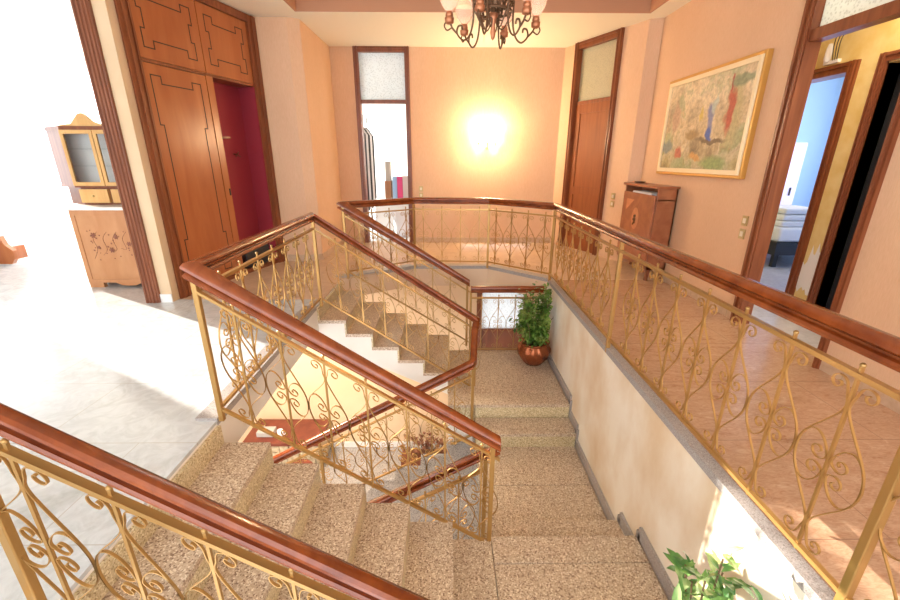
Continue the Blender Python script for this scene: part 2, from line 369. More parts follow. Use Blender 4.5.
# back wall, opening 1
pb, qb = (-1.9, 7.48), (2.06, 7.48)
struct('wall_back', wall_mb(pb, qb, .12, 0, ZC, [(.43, 1.32, 0, ZC)]), 'wall', 'salmon papered back wall with a lit sconce', 'wall')
d = thing('door_1', 'tall open doorway in the back wall with a frosted transom above', 'door', (-1.0, 7.48, 0), kind='structure')
frame('door_frame', 'frame2', pb, qb, .43, 1.32, ZC-.0, .075, -.03, .14, d)
MB().box((-1.40, 7.49, 2.31), (-.655, 7.56, 2.37)).build('transom_bar', 'frame', d)
MB().box((-1.40, 7.52, 2.37), (-.655, 7.53, 3.06)).build('transom_pane', 'frost', d)
struct('wall_left_pier', MB().prism([(-2.40, 6.06), (-2.0, 6.05), (-1.86, 6.13), (-1.84, 7.6), (-2.6, 7.6), (-2.6, 6.2)], 0, ZC), 'wall', 'salmon papered pier between wardrobe and back wall', 'wall')
# diagonal wall with the wooden door
pd, qd = (1.93, 7.47), (2.59, 6.05)
pd2 = (2.03, 7.25); dd, nn, LL = line(pd2, qd)
struct('wall_diagonal', wall_mb(pd2, qd, .12, 0, ZC, [(.02, .93, 0, ZC)]).prism([(1.90, 7.5), (1.92, 7.47), (2.03, 7.25), (2.15, 7.3), (2.0, 7.6)], 0, ZC), 'wall', 'short angled salmon wall with the wooden door', 'wall')
d = thing('door_2', 'closed reddish brown wooden door with frosted transom in the angled wall', 'door', (2.24, 6.85, 0), kind='structure')
frame('door_frame', 'frame2', pd2, qd, .0, .93, ZC, .09, -.03, .14, d)
lf = MB().obox(pd2, dd, nn, .09, .84, .04, .08, .0, 2.26)
for a, b, z0, z1 in ((.09, .19, 0, 2.26), (.74, .84, 0, 2.26), (.19, .74, 2.13, 2.26), (.19, .74, .0, .2), (.19, .74, .9, 1.02)):
    lf.obox(pd2, dd, nn, a, b, .025, .04, z0, z1)
lo = lf.build('door_leaf', 'door', d)
if False: MB().tube([Vector((pd2[0]+dd.x*.78+nn.x*a, pd2[1]+dd.y*.78+nn.y*a, 1.03)) for a in (.03, -.04)]+[Vector((pd2[0]+dd.x*.68-nn.x*.04, pd2[1]+dd.y*.68-nn.y*.04, 1.03))], .009).build('handle', 'brass', lo)
MB().obox(pd2, dd, nn, .09, .84, .02, .09, 2.26, 2.31).build('transom_bar', 'frame', d)
MB().obox(pd2, dd, nn, .09, .84, .05, .06, 2.31, 3.04).build('transom_pane', 'frost_warm', d)
struct('wall_right_pier', MB().prism([(2.59, 6.05), (2.75, 6.0), (2.9, 6.0), (2.9, 7.0), (2.72, 7.0)], 0, ZC), 'wall', 'narrow salmon pier beside the angled door', 'wall')
# right wall with the big doorway
pr, qr = (2.75, 6.0), (2.75, -1.5)
struct('wall_right', wall_mb(pr, qr, .07, 0, ZC, [(2.38, 3.33, 0, ZC)]), 'wall', 'salmon papered right wall with the painting', 'wall')
d = thing('door_4', 'wide open doorway in the right wall with a patterned glass transom', 'door', (2.79, 3.15, 0), kind='structure')
dR, nR, _ = line(pr, qr); mb = MB()
mb.obox(pr, dR, nR, 2.37, 2.47, -.03, .085, 0, ZC).obox(pr, dR, nR, 2.385, 2.41, -.045, -.03, 0, ZC).obox(pr, dR, nR, 2.44, 2.46, -.042, -.03, 0, ZC)
mb.obox(pr, dR, nR, 3.30, 3.345, -.03, .085, 0, ZC).obox(pr, dR, nR, 3.31, 3.33, -.042, -.03, 0, ZC).obox(pr, dR, nR, 2.47, 3.30, -.03, .085, ZC-.1, ZC)
mb.build('door_frame', 'frame2', d)
MB().box((2.735, 2.70, 2.29), (2.835, 3.53, 2.37)).build('transom_bar', 'frame2', d)
MB().box((2.79, 2.70, 2.37), (2.80, 3.53, 3.03)).build('transom_pane', 'frost', d)
# corridor behind it
yw = struct('wall_corridor', wall_mb((3.8, 1.5), (3.8, 9.0), -.12, 0, ZC, [(1.62, 2.45, 0, 2.24), (2.80, 3.6, 0, 2.24)]), 'yellow', 'yellow papered corridor wall behind the right doorway', 'wall')
patch = [(.02, .08)]
random.seed(3)
ys = [4.24-.022*i for i in range(13)]
pz = [.42+.16*random.random()+(.1 if 3 < i < 10 else -.08) for i in range(13)]
bz = [.08+.10*random.random() if i not in (7, 8, 9) else -.0+.02*i*.1 for i in range(13)]
mb = MB(); vs = []; fs = []
for y, a, b in zip(ys, bz, pz): vs += [(3.797, y, max(a, .1)), (3.797, y, b)]
for i in range(12): fs.append((2*i, 2*i+1, 2*i+3, 2*i+2))
mb.add(vs, fs).build('bare_plaster_patch', 'room_white', yw, label='torn patch of bare white plaster')
d = thing('door_5', 'reddish door frame to the blue bedroom seen through the right doorway', 'door', (3.86, 4.7, 0), kind='structure')
frame('door_frame', 'frame2', (3.8, 9.0), (3.8, 1.5), 3.82, 4.78, 2.32, .09, -.03, .16, d)
d = thing('door_6', 'dark open doorway frame in the yellow corridor wall', 'door', (3.86, 3.5, 0), kind='structure')
frame('door_frame', 'frame2', (3.8, 9.0), (3.8, 1.5), 4.98, 5.96, 2.32, .07, -.03, .16, d).data.materials[0] = M['frame']
struct('wall_corridor_end', wall_mb((2.89, 5.6), (3.8, 5.6), .1, 0, ZC), 'yellow', 'yellow end wall of the corridor', 'wall')
bw = MB()
bw.box((3.92, 8.6, 0), (8, 8.7, ZC)).box((7.9, 3.95, 0), (8, 5.3, ZC)).box((7.9, 5.3, 0), (8, 7.5, .6)).box((7.9, 5.3, 2.7), (8, 7.5, ZC)).box((7.9, 7.5, 0), (8, 8.6, ZC)).box((3.92, 3.95, 0), (8, 4.02, ZC))
struct('wall_bedroom', bw, 'blue', 'light blue walls of the bedroom beyond the corridor', 'wall')
struct('wall_dark_room', MB().box((5.2, 2.2, 0), (5.3, 3.95, ZC)).box((3.92, 2.1, 0), (5.3, 2.2, ZC)).box((3.92, 3.90, 0), (5.2, 3.95, ZC)), 'black', 'unlit room walls behind the second corridor doorway, the darkness put into their colour', 'wall')  # black colour stands in for the darkness of the unlit room
# left opening wall, left room
struct('wall_left', MB().box((-3.13, 4.17, 0), (-2.90, 4.30, ZC)).box((-7, 4.17, 2.92), (-3.13, 4.30, ZC)).box((-7, 4.17, 0), (-6.5, 4.30, 2.92)), 'strip', 'cream end of wall between the left opening and the wardrobe', 'wall')
d = thing('door_7', 'dark carved wooden trim of the wide opening to the bright left room', 'door', (-3.1, 4.2, 0), kind='structure')
mb = MB(); mb.box((-3.17, 4.14, 0), (-3.02, 4.33, 2.95)).box((-6.5, 4.14, 2.9), (-3.17, 4.33, 2.99))
for x in (-3.15, -3.115, -3.08, -3.045): mb.tube([(x, 4.138, 0), (x, 4.138, 2.9)], .011, 6)
mb.build('door_frame', 'frame', d)
MB().box((-3.02, 4.155, 0), (-2.90, 4.17, .09)).build('baseboard_left', 'marble_white', None, kind='structure', label='short pale marble skirting between opening trim and wardrobe', category='baseboard')
wl = MB().box((-7, -1.5, 0), (-6.9, 5.3, ZC)).box((-7, 5.3, 0), (-6.9, 6.7, .85)).box((-7, 5.3, 2.6), (-6.9, 6.7, ZC)).box((-7, 6.7, 0), (-6.9, 8.6, ZC))
wl.box((-6.9, 8.5, 0), (-6.7, 8.6, ZC)).box((-3.9, 8.5, 0), (-2.5, 8.6, ZC)).box((-6.7, 8.5, 0), (-3.9, 8.6, .3)).box((-6.7, 8.5, 2.9), (-3.9, 8.6, ZC))
wl.box((-2.6, 6.2, 0), (-2.5, 8.5, ZC))
struct('wall_left_room', wl, 'room_white', 'white walls of the sunny left room', 'wall')
d = thing('window_1', 'bright window of the left room behind sheer white curtains', 'window', (-5.3, 8.5, .3), kind='structure')
mb = MB()
for x in (-6.7, -5.33, -3.95): mb.box((x, 8.52, .3), (x+.05, 8.58, 2.9))
mb.box((-6.7, 8.52, .3), (-3.9, 8.58, .36)).box((-6.7, 8.52, 2.84), (-3.9, 8.58, 2.9)); mb.build('window_frame', 'room_white', d)
# study behind the back opening
st = MB().box((-3.1, 7.6, 0), (-3.0, 8.2, ZC)).box((-3.1, 10.2, 0), (-3.0, 10.8, ZC)).box((-3.1, 8.2, 0), (-3.0, 10.2, .6)).box((-3.1, 8.2, 2.8), (-3.0, 10.2, ZC)).box((-3, 10.7, 0), (1.5, 10.8, ZC)).box((1.4, 7.6, 0), (1.5, 10.7, ZC))
struct('wall_study', st, 'room_white', 'white walls of the room behind the back opening', 'wall')
# ceiling with an rectangular recess
rec = [(-1.84, -1.0), (-1.82, 5.86), (2.50, 5.84), (2.52, -1.0)]
cl = MB()
cl.prism([(-7, -1.5), (-1.84, -1.5), (-1.82, 5.86), (-1.82, 10.8), (-7, 10.8)], ZC, ZC+.4)
cl.prism([(-1.82, 5.86), (2.50, 5.84), (2.50, 10.8), (-1.82, 10.8)], ZC, ZC+.4)
cl.prism([(2.50, 5.84), (2.52, -1.5), (8, -1.5), (8, 10.8), (2.50, 10.8)], ZC, ZC+.4)
cl.box((-1.84, -1.5, ZC), (2.52, -1.0, ZC+.4))
struct('ceiling', cl, 'ceil', 'cream ceiling border around the recessed middle', 'ceiling')
tr_ = MB()
for p, q in zip(rec, rec[1:]+rec[:1]):
    dv, nv, L = line(p, q); tr_.obox(p, dv, nv, 0, L, -.025, -.001, ZC+.002, ZC+.36)
struct('trim_4', tr_, 'tray', 'rose brown upright sides of the ceiling recess', 'trim')
struct('ceiling_recess', MB().prism(rec, ZC+.34, ZC+.4), 'ceil', 'raised cream centre of the ceiling', 'ceiling')
# baseboards
struct('baseboard_back', MB().box((-.58, 7.465, 0), (1.92, 7.48, .09)).box((-1.84, 7.465, 0), (-1.48, 7.48, .09)), 'floor_beige', 'beige marble skirting along the back wall', 'baseboard')
struct('baseboard_right', MB().box((2.735, 3.64, 0), (2.75, 5.98, .09)).box((2.735, -1.5, 0), (2.75, 2.66, .09)), 'floor_beige', 'beige marble skirting along the right wall', 'baseboard')
struct('baseboard_pier', MB().prism([(-2.38, 6.045), (-2.0, 6.035), (-1.85, 6.12), (-1.83, 7.46), (-1.845, 7.46), (-1.865, 6.13), (-2.0, 6.05), (-2.38, 6.06)], 0, .09), 'floor_beige', 'beige marble skirting around the pier beside the wardrobe', 'baseboard')

# ------------------------------------------------------------------ railings
HALF = [(-.47, .985), (-.36, .955), (-.33, .90), (-.40, .865), (-.50, .88), (-.53, .94)]   # unused reference
def spiral(c, r0, r1, a0, turns, n):
    return [(c[0]+(r0+(r1-r0)*i/n)*math.cos(a0+turns*2*math.pi*i/n), c[1]+(r0+(r1-r0)*i/n)*math.sin(a0+turns*2*math.pi*i/n)) for i in range(n+1)]
SQ = .71   # panel height in metres
def scroll_lines(h):
    """polylines (s, v) in metres for the right half of one panel of half width h; v from the bottom bar"""
    H = SQ; out = []
    top = spiral((h*.42, H*.925), .006, .033, R(90), 1.25, 12)       # curl under the top bar, ends on its inner side
    side = [(h*.11, H*.89), (h*.045, H*.84), (h*.14, H*.79), (h*.42, H*.715), (h*.74, H*.635), (h*.93, H*.565), (h*.995, H*.5)]
    up = crom(top+side, 3)
    low = [Vector((p.x, H-p.y)) for p in [Vector((q[0], q[1])) for q in [(a.x, a.y) for a in up]]]
    full = [(p.x, p.y) for p in up]+[(p.x, p.y) for p in low[::-1][1:]]
    out.append(full)
    inner = [(h*.97, H*.46), (h*.965, H*.53), (h*.86, H*.60), (h*.62, H*.645), (h*.36, H*.635), (h*.16, H*.59), (h*.08, H*.545)]
    curl = spiral((h*.34, H*.553), h*.26, .006, R(185), 1.15, 11)
    q = crom(inner+curl[1:], 3); out.append([(p.x, p.y) for p in q]); out.append([(p.x, H-p.y) for p in q])
    return out
def crom2(pts, k): return crom([(p[0], p[1], 0) for p in pts], k)
_c = crom
def crom(pts, k=5):
    return _c([Vector((p[0], p[1], p[2] if len(p) > 2 else 0)) for p in pts], k)

PROF = [(.010, .032), (.024, .027), (.034, .014), (.035, .002), (.026, -.010), (.015, -.014), (.014, -.023), (.028, -.027), (.034, -.036), (.032, -.047), (.015, -.054)]
def handrail(path, pre=None, post=None):
    path = [Vector(p) for p in path]; ext = ([Vector(pre)] if pre else [None])+path+([Vector(post)] if post else [None])
    prof = PROF+[(-a, b) for a, b in PROF[::-1]]; m = len(prof); vs = []; fs = []
    for i, p in enumerate(path):
        a, b = ext[i], ext[i+2]
        d1 = (p-a) if a is not None else (b-p); d2 = (b-p) if b is not None else (p-a)
        d1.z = d2.z = 0; d1.normalize(); d2.normalize()
        n1 = Vector((d1.y, -d1.x, 0)); n2 = Vector((d2.y, -d2.x, 0)); n = n1+n2
        if n.length < .2: n = n1
        n.normalize(); k = min(1/max(n.dot(n1), .4), 2)
        for x, z in prof: vs.append(p+n*(x*k)+Vector((0, 0, z)))
    for i in range(len(path)-1):
        for j in range(m): fs.append((i*m+j, i*m+(j+1) % m, (i+1)*m+(j+1) % m, (i+1)*m+j))
    fs += [tuple(range(m))[::-1], tuple(range((len(path)-1)*m, len(path)*m))]
    return MB().add(vs, fs)
def railing(label, p0, p1, h0, h1, bars, posts, path=None, pre=None, post=None, half=None, group=None, s_range=None):
    """p0,p1 plan ends; h0,h1 handrail heights; bars = distances along; posts = (s, zbottom, below_handrail)"""
    d, n, L = line(p0, p1); N3 = Vector((n.x, n.y, 0))
    def P(s, v): return Vector((p0[0]+d.x*s, p0[1]+d.y*s, h0+(h1-h0)*s/L-.835+v))      # v = 0 at the bottom bar
    t = thing('stair_railing', label, 'railing', (p0[0], p0[1], min(h0, h1)-.92))
    rl_ = handrail(path or [(*p0, h0), (*p1, h1)], pre, post).build('handrail', 'rail', t); smooth_angle(rl_, 35)
    s0, s1 = s_range or (0, L)
    for nm, v, w_, hh in (('top_bar', SQ, .026, .009), ('bottom_bar', 0, .020, .009)):
        a, b = P(s0, v), P(s1, v); mb = MB(); vs = []
        for q in (a, b):
            for x, z in ((-1, -1), (1, -1), (1, 1), (-1, 1)): vs.append(q+N3*(x*w_/2)+Vector((0, 0, z*hh)))
        mb.add(vs, [(0, 1, 5, 4), (1, 2, 6, 5), (2, 3, 7, 6), (3, 0, 4, 7), (3, 2, 1, 0), (4, 5, 6, 7)]); mb.build(nm, 'gold', t)
    for s, zb, dn in posts:
        c = P(s, 0); zt = h0+(h1-h0)*s/L-.03-dn
        q = MB().obox((c.x, c.y), d, n, -.0145, .0145, -.0145, .0145, zb, zt).build('post', 'gold', t); bevel(q, .004)
    hw = half or (abs(bars[1]-bars[0])/2 if len(bars) > 1 else .12)
    lines = scroll_lines(hw)
    for s in bars:
        a, b = P(s, -.015), P(s, SQ+.035)
        bo = MB().obox((a.x, a.y), d, n, -.005, .005, -.005, .005, a.z, b.z)
        bo.ball((b.x, b.y, b.z), .009, 6); bo.ball((a.x, a.y, a.z+.0), .008, 6)
        bb = bo.build('baluster', 'gold', t, origin=a)
        for sg in (1, -1):
            mb = MB()
            for ln in lines:
                pts = [P(s+sg*q[0], q[1]) for q in ln if 0 <= 1]
                mb.strap(pts, N3, .0085, .0036)
            mb.build('scroll', 'gold', bb, origin=a)
    return t
def spread(a, n, step): return [a+i*step for i in range(n)]
# 1 near flight, near side
s1 = .675
railing('railing nearest the viewer, sloping down along the near granite flight', (-1.36, .93), (.35, .93), .945, .945-s1*1.71, spread(.18, 7, .235), [(.075, .0, 0), (1.69, -.94, 0)], pre=(-1.36, .3, .95))
railing('railing at the lower left corner of the stairwell, meeting the nearest sloping rail', (-1.36, -.6), (-1.36, .93), .95, .95, spread(.2, 6, .24), [(0, 0, 0)], post=(.35, .93, 0))
# 2 near flight, far side
A0, A1 = (-1.305, 2.06), (.33, 2.06); hA = (.92, -.165)
railing('sloping railing between the near granite flight and the middle stair void', A0, A1, hA[0], hA[1], [x+1.305 for x in (-1.13, -.905, -.68, -.455, -.23, -.005)]+[1.525], [(0, .0, 0), (1.59, -.94, 0)], pre=(-1.29, 4.02, .92))
# 3 left landing edge
railing('level railing on the marble landing edge between the two side flights', A0, (-1.285, 4.02), .92, .93, spread(.24, 7, .245), [(0.0, 0, .0), (1.96, 0, 0)], pre=(.33, 2.06, 0), post=(.34, 4.02, 0), s_range=(.02, 1.95))
# 4 far flight near side
railing('sloping railing on the near side of the far flight, above its white stringer', (-1.285, 4.02), (.33, 4.02), .93, -.145, spread(.2, 7, .224), [(1.60, -.94, 0)], pre=(-1.305, 2.06, .9))
# 5 far flight far side
railing('sloping railing on the far side of the far flight, below the back gallery', (-1.24, 5.07), (.31, 5.06), .93, -.05, spread(.18, 6, .224), [(0, -.0, 0), (1.52, -.94, 0)], pre=(-.43, 5.62, .93))
# 6-8 back gallery
G = [(-1.24, 5.07), (-.43, 5.66), (.585, 5.60), (1.305, 4.95), (1.312, .25)]
def galsec(i, label, n, extra=(), bars=None, hw=None):
    p, q = G[i], G[i+1]; L = line(p, q)[2]; st_ = L/n
    railing(label, p, q, .93, .93, bars or [st_*(k+.5) for k in range(n)], list(extra)+[(L, 0, 0)],
            pre=(*G[i-1], 0) if i else (.31, 5.06, 0), post=(*G[i+2], 0) if i+2 < len(G) else None, half=hw)
galsec(0, 'back gallery railing, angled section in front of the open doorway', 4)
galsec(1, 'back gallery railing, straight section below the lit sconce', 4)
galsec(2, 'back gallery railing, angled section towards the closed wooden door', 4)
yb = [1.14, 1.40, 1.66, 1.925, 2.19, 2.45, 2.71]
brs = sorted([4.95-y for y in yb]+[4.95-y for y in (3.22, 3.46, 3.70, 3.94, 4.18, 4.42, 4.66)]+[4.95-y for y in (.82, .56)])
galsec(3, 'long level railing on top of the right stairwell wall', 0 or 18, [(1.95, -.03, 0), (4.0, -.03, 0)], bars=brs, hw=.128)
# 10 far landing edge
railing('short railing on the far landing edge behind the potted plant', (.32, 4.93), (1.24, 4.93), -.09, -.09, spread(.14, 4, .215), [(0, -.94, 0)])
# 11-12 middle flight
def low(y): return None
railing('railing on the far side of the middle flight down to the lower hall', (.27, 3.62), (-2.9, 3.62), -.46, -.46-.54*3.17, spread(.18, 13, .235), [(0, -1.25, 0), (1.6, -2.2, 0), (3.1, -3.05, 0)],
        path=[(.33, 4.05, -.165), (.30, 3.90, -.22), (.275, 3.66, -.44), (.25, 3.62, -.455), (-2.9, 3.62, -.46-.54*3.17)])
railing('railing on the near side of the middle flight, under the near sloping rail', (.27, 2.28), (-2.9, 2.28), -.43, -.43-.56*3.17, spread(.18, 13, .235), [(0, -1.25, 0), (1.6, -2.2, 0), (3.1, -3.05, 0)],
        path=[(.30, 2.06, -.21), (.285, 2.2, -.36), (.25, 2.28, -.42), (-2.9, 2.28, -.43-.56*3.17)])

# ------------------------------------------------------------------ wardrobe
pw, qw = (-2.9, 4.30), (-2.42, 6.08); dw, nw, LW = line(pw, qw)     # nw points left, into the cupboard
def W(mb, s0, s1, t0, t1, z0, z1): return mb.obox(pw, dw, nw, s0, s1, t0, t1, z0, z1)
t = thing('built_in_wardrobe', 'built-in cherry wardrobe with inlaid doors and one open maroon compartment', 'wardrobe', (-2.66, 5.2, 0))
mb = MB()
W(mb, -.02, .10, -.03, .45, 0, ZC-.01); W(mb, LW-.16, LW+.02, -.03, .45, 0, ZC-.01); W(mb, .10, LW-.16, -.03, .45, ZC-.09, ZC-.01)
W(mb, .02, .05, -.045, -.03, 0, ZC-.01); W(mb, LW-.10, LW-.05, -.045, -.03, 0, ZC-.01); W(mb, .08, .10, -.04, -.03, 0, ZC-.1)
W(mb, .10, LW-.16, 0, .40, 2.32, 2.345); W(mb, .98, 1.0, .03, .45, 0, 2.32); W(mb, .10, LW-.16, 0, .45, 0, .05); W(mb, -.02, LW+.02, .45, .47, 0, ZC-.01)
fr = mb.build('wardrobe_frame', 'frame2', t)
mb = MB(); W(mb, 1.0, LW-.16, .24, .27, .05, 2.32); W(mb, 1.0, 1.008, .03, .24, .05, 2.32); W(mb, LW-.168, LW-.16, .0, .24, .05, 2.32); mb.build('compartment_lining', 'maroon', t)
mb = MB(); W(mb, 1.01, 1.2, .06, .24, 1.68, 1.70); mb.build('shelf', 'frame2', t)
def inlaid(name, s0, s1, z0, z1, top=True, bottom=True, notch=.07, deep=.3):
    mb = MB(); W(mb, s0, s1, 0, .03, z0, z1); dr = mb.build(name, 'ward', t); bevel(dr, .003)
    a, b = s0+.09, s1-.09; lo, hi = z0+.1, z1-.1; k = notch
    pts = [(a, lo), (a+k*1.6, lo), (a+k*1.6, lo+k), (b-k*1.6, lo+k), (b-k*1.6, lo), (b, lo), (b, lo+deep), (b-k*.6, lo+deep), (b-k*.6, hi-deep), (b, hi-deep), (b, hi), (b-k*1.6, hi), (b-k*1.6, hi-k), (a+k*1.6, hi-k), (a+k*1.6, hi), (a, hi), (a, hi-deep), (a+k*.6, hi-deep), (a+k*.6, lo+deep), (a, lo+deep)]
    mb = MB(); g = .0055
    for (x0, y0), (x1, y1) in zip(pts, pts[1:]+pts[:1]):
        W(mb, min(x0, x1)-g, max(x0, x1)+g, -.0015, .001, min(y0, y1)-g, max(y0, y1)+g)
    mb.build('inlay_line', 'inlay', dr); return dr
dr = inlaid('door', .105, .885, .055, 2.315, deep=.45)
mb = MB(); W(mb, .89, .985, -.005, .035, .05, 2.32); dp = mb.build('door_edge_post', 'ward', t)
mb = MB(); W(mb, .955, .972, -.012, -.005, 1.02, 1.10); mb.build('lock_plate', 'black', dp)
inlaid('upper_door', .105, .905, 2.35, 3.035, deep=.16)
inlaid('upper_door', .915, LW-.165, 2.35, 3.035, deep=.16)
cp = Vector((pw[0]+dw.x*1.42+nw.x*.24, pw[1]+dw.y*1.42+nw.y*.24, 0)); fd = Vector((-nw.x, -nw.y, 0)); sd = Vector((dw.x, dw.y, 0))
mb = MB(); c0 = cp+Vector((0, 0, 1.5)); mb.lathe([(.02, 0), (.03, .004), (.02, .008)], tuple(c0+fd*.0), 12)
mb.tube([c0, c0+fd*.05, c0+fd*.07+Vector((0, 0, .03))], .007).tube([c0+fd*.03, c0+fd*.06+sd*.04+Vector((0, 0, -.03))], .006).tube([c0+fd*.03, c0+fd*.06-sd*.04+Vector((0, 0, -.03))], .006)
mb.build('coat_hook', 'bronze', t)
q = MB(); a = Vector((pw[0]+dw.x*1.30+nw.x*.12, pw[1]+dw.y*1.30+nw.y*.12, .05))
q.obox((a.x, a.y), dw, nw, -.2, .28, -.09, .10, .05, .30)
q = q.build('storage_case', 'black', None, origin=(a.x, a.y, .05)); q['label'] = 'low black case on the floor of the open wardrobe compartment'; q['category'] = 'case'; bevel(q, .02, 3)

# ------------------------------------------------------------------ china cabinet in the left room
t = thing('china_cabinet', 'inlaid wooden china cabinet with marble shelf and glazed top in the left room', 'cabinet', (-3.8, 4.95, 0))
x0, x1, y0, y1 = -4.20, -3.30, 4.70, 5.10
b = MB().prism([(x0, y0), (x1, y0), (x1, y1), (x0-.12, y1)], .06, .90)
b.box((x0, y0-.008, .06), (x0+.05, y0, .90)).box((x0+.05, y0-.008, .84), (x1, y0, .90)).box((x0+.05, y0-.008, .06), (x1, y0, .10))
b.prism([(x0, y0), (x0+.16, y0), (x0+.16, y0+.05), (x0, y0+.05)], 0, .06).box((x1-.16, y0, 0), (x1, y0+.05, .06)).box((x0-.05, y1-.06, 0), (x1, y1, .06))
b.prism_xz([(x0+.30, .06), (x0+.38, .025), (x0+.46, .02), (x0+.54, .025), (x0+.62, .06)], y0, y0+.04)
M['veneer'] = wood('light_veneer', (.50, .22, .09), (.60, .30, .14), .35, (3, 3, 1.2), 2)
lower = b.build('base_cabinet', 'veneer', t)
M['flower'] = mat('dark_flower_inlay', (.28, .10, .06), .5); mb = MB(); random.seed(11)
def disc(mb, x, z, r, y, n=6, ph=0):
    mb.add([(x+r*math.cos(ph+i*2*math.pi/n), y, z+r*math.sin(ph+i*2*math.pi/n)) for i in range(n)]+[(x+r*math.cos(ph+i*2*math.pi/n), y+.002, z+r*math.sin(ph+i*2*math.pi/n)) for i in range(n)],
           [tuple(range(n))]+[(i, n+i, n+(i+1) % n, (i+1) % n) for i in range(n)])
for cx, cz, r in ((-4.0, .62, .035), (-3.75, .60, .03), (-3.83, .45, .035), (-3.97, .48, .022), (-3.62, .52, .03), (-3.55, .40, .02)):
    disc(mb, cx, cz, r*.5, y0-.010, 7)
    for k in range(6): disc(mb, cx+r*.7*math.cos(k*1.047), cz+r*.7*math.sin(k*1.047), r*.26, y0-.010, 6)
for k in range(38):
    cx, cz = random.uniform(-4.08, -3.5), random.uniform(.33, .68); disc(mb, cx, cz, random.uniform(.006, .012), y0-.010, 4, random.random())
for k in range(5):
    xx = -4.05+k*.11; mb.strap(crom([(xx, y0-.009, .35+.04*k), (xx+.06, y0-.009, .46), (xx+.04, y0-.009, .58), (xx+.1, y0-.009, .66)], 4), (0, 1, 0), .002, .003)
mb.build('flower_inlay', 'flower', lower)
bevel(MB().prism([(x0-.03, y0-.03), (x1, y0-.03), (x1, y1), (x0-.15, y1)], .90, .935).build('marble_top', 'marble_white', t), .006)
ux, uy = -4.36, 4.90
u = MB().prism([(ux-.20, 5.10), (ux+.13, uy), (x1, uy), (x1, 5.10)], 1.13, 1.15).prism([(ux-.20, 5.10), (ux+.13, uy), (x1, uy), (x1, 5.10)], 1.74, 1.78)
u.prism([(ux-.19, 5.10), (ux+.12, uy+.005), (ux+.14, uy+.005), (ux-.15, 5.10)], 1.15, 1.74).box((x1-.03, uy, 1.15), (x1, 5.1, 1.74))
u.prism([(ux-.12, 5.10), (ux+.16, uy+.04), (x1, uy+.04), (x1, 5.10)], .935, 1.13)
upper = u.build('upper_cabinet', 'frame2', t, label='upper glazed case with reddish side'); MB().box((ux-.1, 5.085, 1.15), (x1-.03, 5.10, 1.74)).build('back_panel', 'room_white', t)
for k in range(2):
    a = ux+.14+k*.36; b_ = a+.35; dr = MB(); dr.box((a, uy-.02, 1.15), (a+.035, uy, 1.74)).box((b_-.035, uy-.02, 1.15), (b_, uy, 1.74)).box((a+.035, uy-.02, 1.15), (b_-.035, uy, 1.19)).box((a+.035, uy-.02, 1.70), (b_-.035, uy, 1.74))
    M['veneer2'] = M.get('veneer2') or wood('golden_veneer', (.66, .36, .12), (.74, .46, .18), .35)
    dr = dr.build('glass_door', 'veneer2', t); MB().box((a+.035, uy-.012, 1.19), (b_-.035, uy-.008, 1.70)).build('pane', 'glass', dr)
    dw_ = MB().box((a+.02, uy+.005, .96), (b_-.01, uy+.04, 1.11)).build('drawer', 'veneer2', t); MB().ball((a+.17, uy, 1.035), .012, 8).build('knob', 'brass', dw_)
for z in (1.36, 1.54): MB().box((ux+.13, uy+.01, z), (x1-.04, 5.08, z+.012)).build('shelf', 'glass', t)
cr = MB(); outl = [(ux+.12, 1.78), (ux+.2, 1.795), (ux+.28, 1.80), (ux+.33, 1.85), (ux+.38, 1.90), (ux+.43, 1.91), (ux+.47, 1.88), (ux+.52, 1.83), (ux+.6, 1.80), (ux+.8, 1.79), (ux+.8, 1.78)]
cr.prism_xz(outl, uy-.01, uy+.02); cr.build('crest', 'veneer2', t)
# bed or couch end with drape
t = thing('low_couch', 'low carved wooden couch end with a white throw at the left edge', 'couch', (-6.4, 5.85, 0))
b = MB(); b.prism_xz([(-6.9, .03), (-6.12, .03), (-6.06, .10), (-6.05, .22), (-6.14, .30), (-6.17, .42), (-6.24, .32), (-6.5, .27), (-6.9, .26)], 5.72, 5.78)
b.box((-6.9, 5.78, .06), (-6.2, 6.05, .24)); b.build('couch_frame', 'ward', t)
mb = MB(); vs = []; fs = []; n = 26
for i in range(n+1):
    x = -6.9+.62*i/n; yy = 5.69+.018*math.sin(i*1.3)+.01*math.sin(i*2.9)
    vs += [(x, yy, .28+.015*math.sin(i*.9)), (x, yy+.01, .62), (x, 5.95, .68)]
for i in range(n):
    for k in range(2): fs.append((i*3+k, (i+1)*3+k, (i+1)*3+k+1, i*3+k+1))
o = mb.add(vs, fs).build('throw', 'cloth', t, smooth=True); o.modifiers.new('thick', 'SOLIDIFY').thickness = .008
MB().box((-6.9, 5.74, .24), (-6.25, 6.05, .60)).build('mattress', 'cloth', t)
# sheer curtains
def curtain(name, label, x0, x1, y, z0, z1, waves):
    mb = MB(); vs = []; fs = []; n = waves*8
    for i in range(n+1):
        x = x0+(x1-x0)*i/n; yy = y+.035*math.sin(i*math.pi/4)+.012*math.sin(i*.37)
        vs += [(x, yy, z0), (x, yy, z1)]
    for i in range(n): fs.append((2*i, 2*i+2, 2*i+3, 2*i+1))
    o = mb.add(vs, fs).build(name, 'sheer', None, origin=((x0+x1)/2, y, z0), smooth=True); o['label'] = label; o['category'] = 'curtain'; o['group'] = 'sheer curtains of the left room'
    return o
curtain('sheer_curtain', 'left one of two sheer white curtains in the bright left room', -6.8, -5.35, 8.38, .03, 2.95, 9)
curtain('sheer_curtain', 'right one of two sheer white curtains in the bright left room', -5.3, -3.9, 8.38, .03, 2.95, 9)

